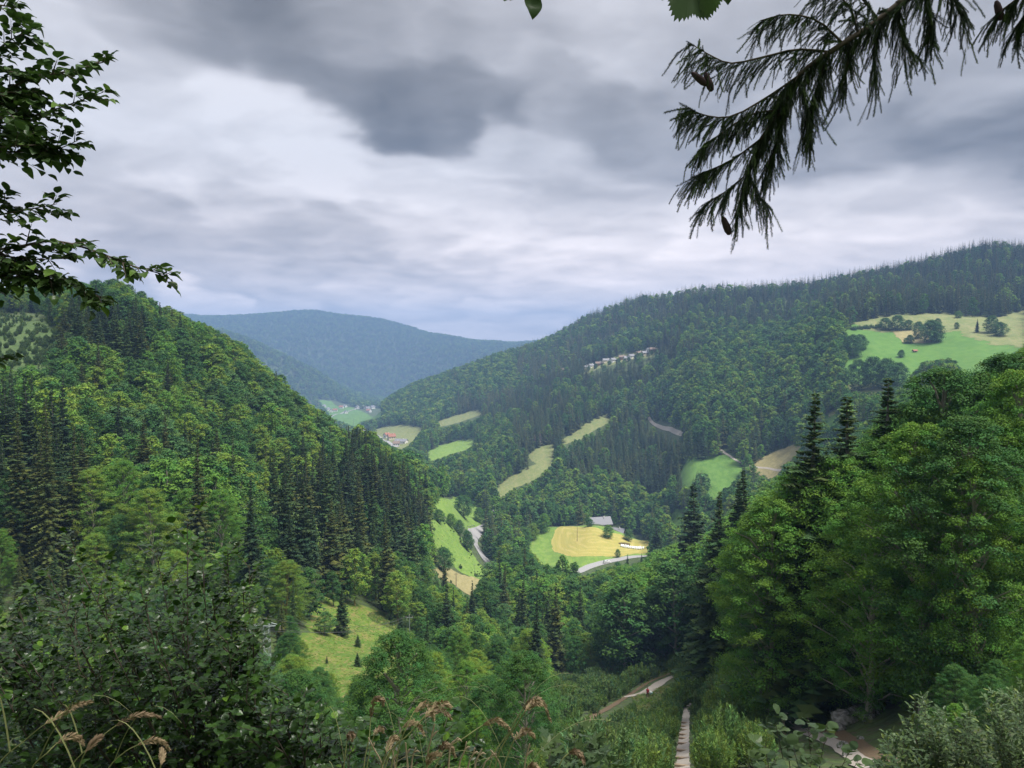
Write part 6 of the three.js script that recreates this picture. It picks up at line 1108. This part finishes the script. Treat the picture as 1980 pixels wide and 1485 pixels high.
{ // flowering grass, every stalk for itself
  const rng = random(501), straw = standard(0.36, 0.27, 0.16), stalk = standard(0.22, 0.24, 0.09), dry = standard(0.34, 0.27, 0.17), husk = standard(0.28, 0.2, 0.125);
  const heads = [
    [[705, 1470], [714, 1425], [717, 1385], [726, 1352], [738, 1352], [741, 1364]], [[770, 1450], [787, 1405], [802, 1375], [824, 1361], [834, 1374], [840, 1394]], [[752, 1460], [790, 1420], [824, 1382], [846, 1363], [862, 1361], [873, 1368]], [[745, 1468], [790, 1420], [824, 1386], [850, 1373], [864, 1380], [873, 1392]],
    [[760, 1460], [772, 1424], [782, 1405], [798, 1397], [810, 1404], [820, 1420]], [[850, 1465], [900, 1425], [935, 1402], [962, 1393], [976, 1402], [992, 1424]], [[950, 1470], [985, 1415], [1012, 1370], [1034, 1353], [1052, 1362], [1064, 1394]], [[960, 1470], [1000, 1400], [1018, 1372], [1032, 1358], [1040, 1360], [1050, 1364]],
    [[972, 1495], [984, 1455], [996, 1428], [1012, 1414], [1024, 1416], [1034, 1426]], [[664, 1495], [668, 1455], [672, 1430], [678, 1419], [682, 1422], [680, 1434]], [[708, 1495], [718, 1440], [724, 1420], [732, 1410], [738, 1410], [741, 1416]], [[735, 1495], [748, 1452], [756, 1432], [764, 1427], [770, 1430]], [[818, 1495], [836, 1470], [850, 1448], [862, 1440], [872, 1446], [880, 1464]], [[820, 1498], [826, 1478], [834, 1462], [846, 1458], [852, 1462]],
    [[1008, 1500], [1020, 1486], [1032, 1481], [1042, 1488]], [[1076, 1500], [1090, 1465], [1102, 1456], [1114, 1454], [1124, 1462], [1130, 1476]],
    [[-10, 1490], [50, 1430], [90, 1398], [130, 1374], [155, 1362], [176, 1357]], [[60, 1490], [92, 1455], [112, 1436], [138, 1424], [152, 1428], [162, 1440]], [[130, 1495], [190, 1430], [226, 1402], [262, 1384], [288, 1382], [310, 1387]], [[205, 1495], [240, 1455], [268, 1440], [298, 1431], [316, 1436], [328, 1450]], [[306, 1500], [312, 1476], [314, 1458], [312, 1448]], [[150, 1500], [168, 1450], [186, 1430], [196, 1424]],
  ];
  heads.forEach((h, n) => {
    const d = 1.9 + 0.5 * rng(), pts = h.map(([px, py], k) => P(px, py, d + 0.03 * k * (rng() - 0.3))), low = pts[0], root = onGround(low.x + (low.x - pts[1].x) * 0.8, low.z + 0.1 * rng(), -0.02), dark = n >= 16;
    const o = thing('grass_stalk', dark ? `brownish grass head against the dark bush, ${['highest and longest', 'lowest drooping', 'long arching', 'short arching', 'upright short', 'thin slanting'][n - 16]} one` : `tan nodding grass head, ${['leftmost high', 'strongly arched dark', 'long feathery upper', 'long feathery lower', 'small arched', 'wide arching', 'highest arched', 'thin inner'][n] ?? ['pale curled', 'stubby', 'short curled', 'small slender', 'low curled', 'tiny', 'lowest', 'arched pale'][n - 8]} one at the lower edge`, 'grass', null, 'grass heads at the lower edge');
    const curve = new THREE.CatmullRomCurve3([root, ...pts]), line = curve.getPoints(40);
    part('stem', new Faces().tube(line, line.map((_, k) => lerp(0.0022, 0.0008, k / 40)), 5).geometry(true), dark ? stalk : stalk, o);
    const g = new Faces(), head = new THREE.CatmullRomCurve3(pts.slice(Math.max(1, pts.length - 4)));
    const m = 230; for (let k = 0; k < m; k++) { const t = k / m, p = head.getPoint(t), q = head.getTangent(t), a = sphere(rng), w = (0.0095 * Math.sin(Math.PI * Math.pow(t, 0.6)) + 0.0015) * (0.4 + 0.8 * rng()); a.addScaledVector(q, -a.dot(q)).normalize(); const c = p.clone().addScaledVector(a, w * 0.7), dir = q.clone().multiplyScalar(0.9).addScaledVector(a, 0.5).normalize(), b = dir.clone().cross(sphere(rng)).normalize(), L = 0.0085, W = 0.0017; g.quad(g.vertex(c.x - dir.x * L, c.y - dir.y * L, c.z - dir.z * L), g.vertex(c.x + b.x * W, c.y + b.y * W, c.z + b.z * W), g.vertex(c.x + dir.x * L, c.y + dir.y * L, c.z + dir.z * L), g.vertex(c.x - b.x * W, c.y - b.y * W, c.z - b.z * W)); }
    const s = part('seed_head', g.geometry(), n % 3 ? straw : husk, o); s.userData.kind = 'stuff';
    for (let k = 0; k < 2; k++) { const a = curve.getPoint(0.1 + 0.15 * k), dx = (rng() - 0.4) * 0.3, e = a.clone().add(V(dx, 0.22 + 0.1 * rng(), 0.05)), tip = a.clone().add(V(dx * 2, 0.16, 0.08)), f = new Faces(); let last = null; for (let j = 0; j <= 8; j++) { const t = j / 8, c = a.clone().multiplyScalar((1 - t) ** 2).addScaledVector(e, 2 * t * (1 - t)).addScaledVector(tip, t * t), w = 0.0035 * (1 - t * t) + 0.0003, u = f.vertex(c.x, c.y, c.z - w), v = f.vertex(c.x, c.y + w * 0.6, c.z + w); if (last) f.quad(last[0], last[1], v, u); last = [u, v]; } part('blade', f.geometry(true), stalk, o); }
  });
  [[[826, 1466], [833, 1430], [840, 1400]], [[764, 1490], [758, 1446]], [[1014, 1485], [1024, 1438]], [[740, 1485], [722, 1446], [712, 1426]], [[888, 1478], [898, 1452], [902, 1434]], [[935, 1480], [950, 1462], [952, 1452]], [[918, 1482], [925, 1462], [932, 1448]], [[872, 1440], [880, 1432], [886, 1426]], [[788, 1482], [786, 1460], [784, 1436]], [[968, 1484], [958, 1462], [948, 1450]], [[906, 1478], [914, 1460], [918, 1446]], [[796, 1476], [800, 1456], [804, 1446]]].forEach((h, n) => {
    const d = 1.9 + 0.3 * rng(), pts = h.map(([px, py]) => P(px, py, d)), root = onGround(pts[0].x, pts[0].z + 0.08, -0.02), line = new THREE.CatmullRomCurve3([root, ...pts]).getPoints(16), o = thing('dry_stalk', `dry straight straw stalk between the nodding grass heads, ${['tallest', 'second', 'third', 'bent', 'fifth', 'sixth', 'seventh', 'shortest', 'ninth', 'tenth', 'eleventh', 'last'][n]} of them`, 'grass', null, 'dry stalks at the lower edge');
    part('stem', new Faces().tube(line, line.map((_, k) => lerp(0.0028, 0.002, k / 16)), 5).geometry(true), dry, o);
    part('bract', new Faces().tube([line[11], line[13].clone().add(V(0.008, 0, 0)), line[15].clone().add(V(0.012, -0.01, 0))], [0.0015, 0.003, 0.0005], 5).geometry(true), dry, o);
  });
}
stage('foreground done');

renderer.render(scene, camera);
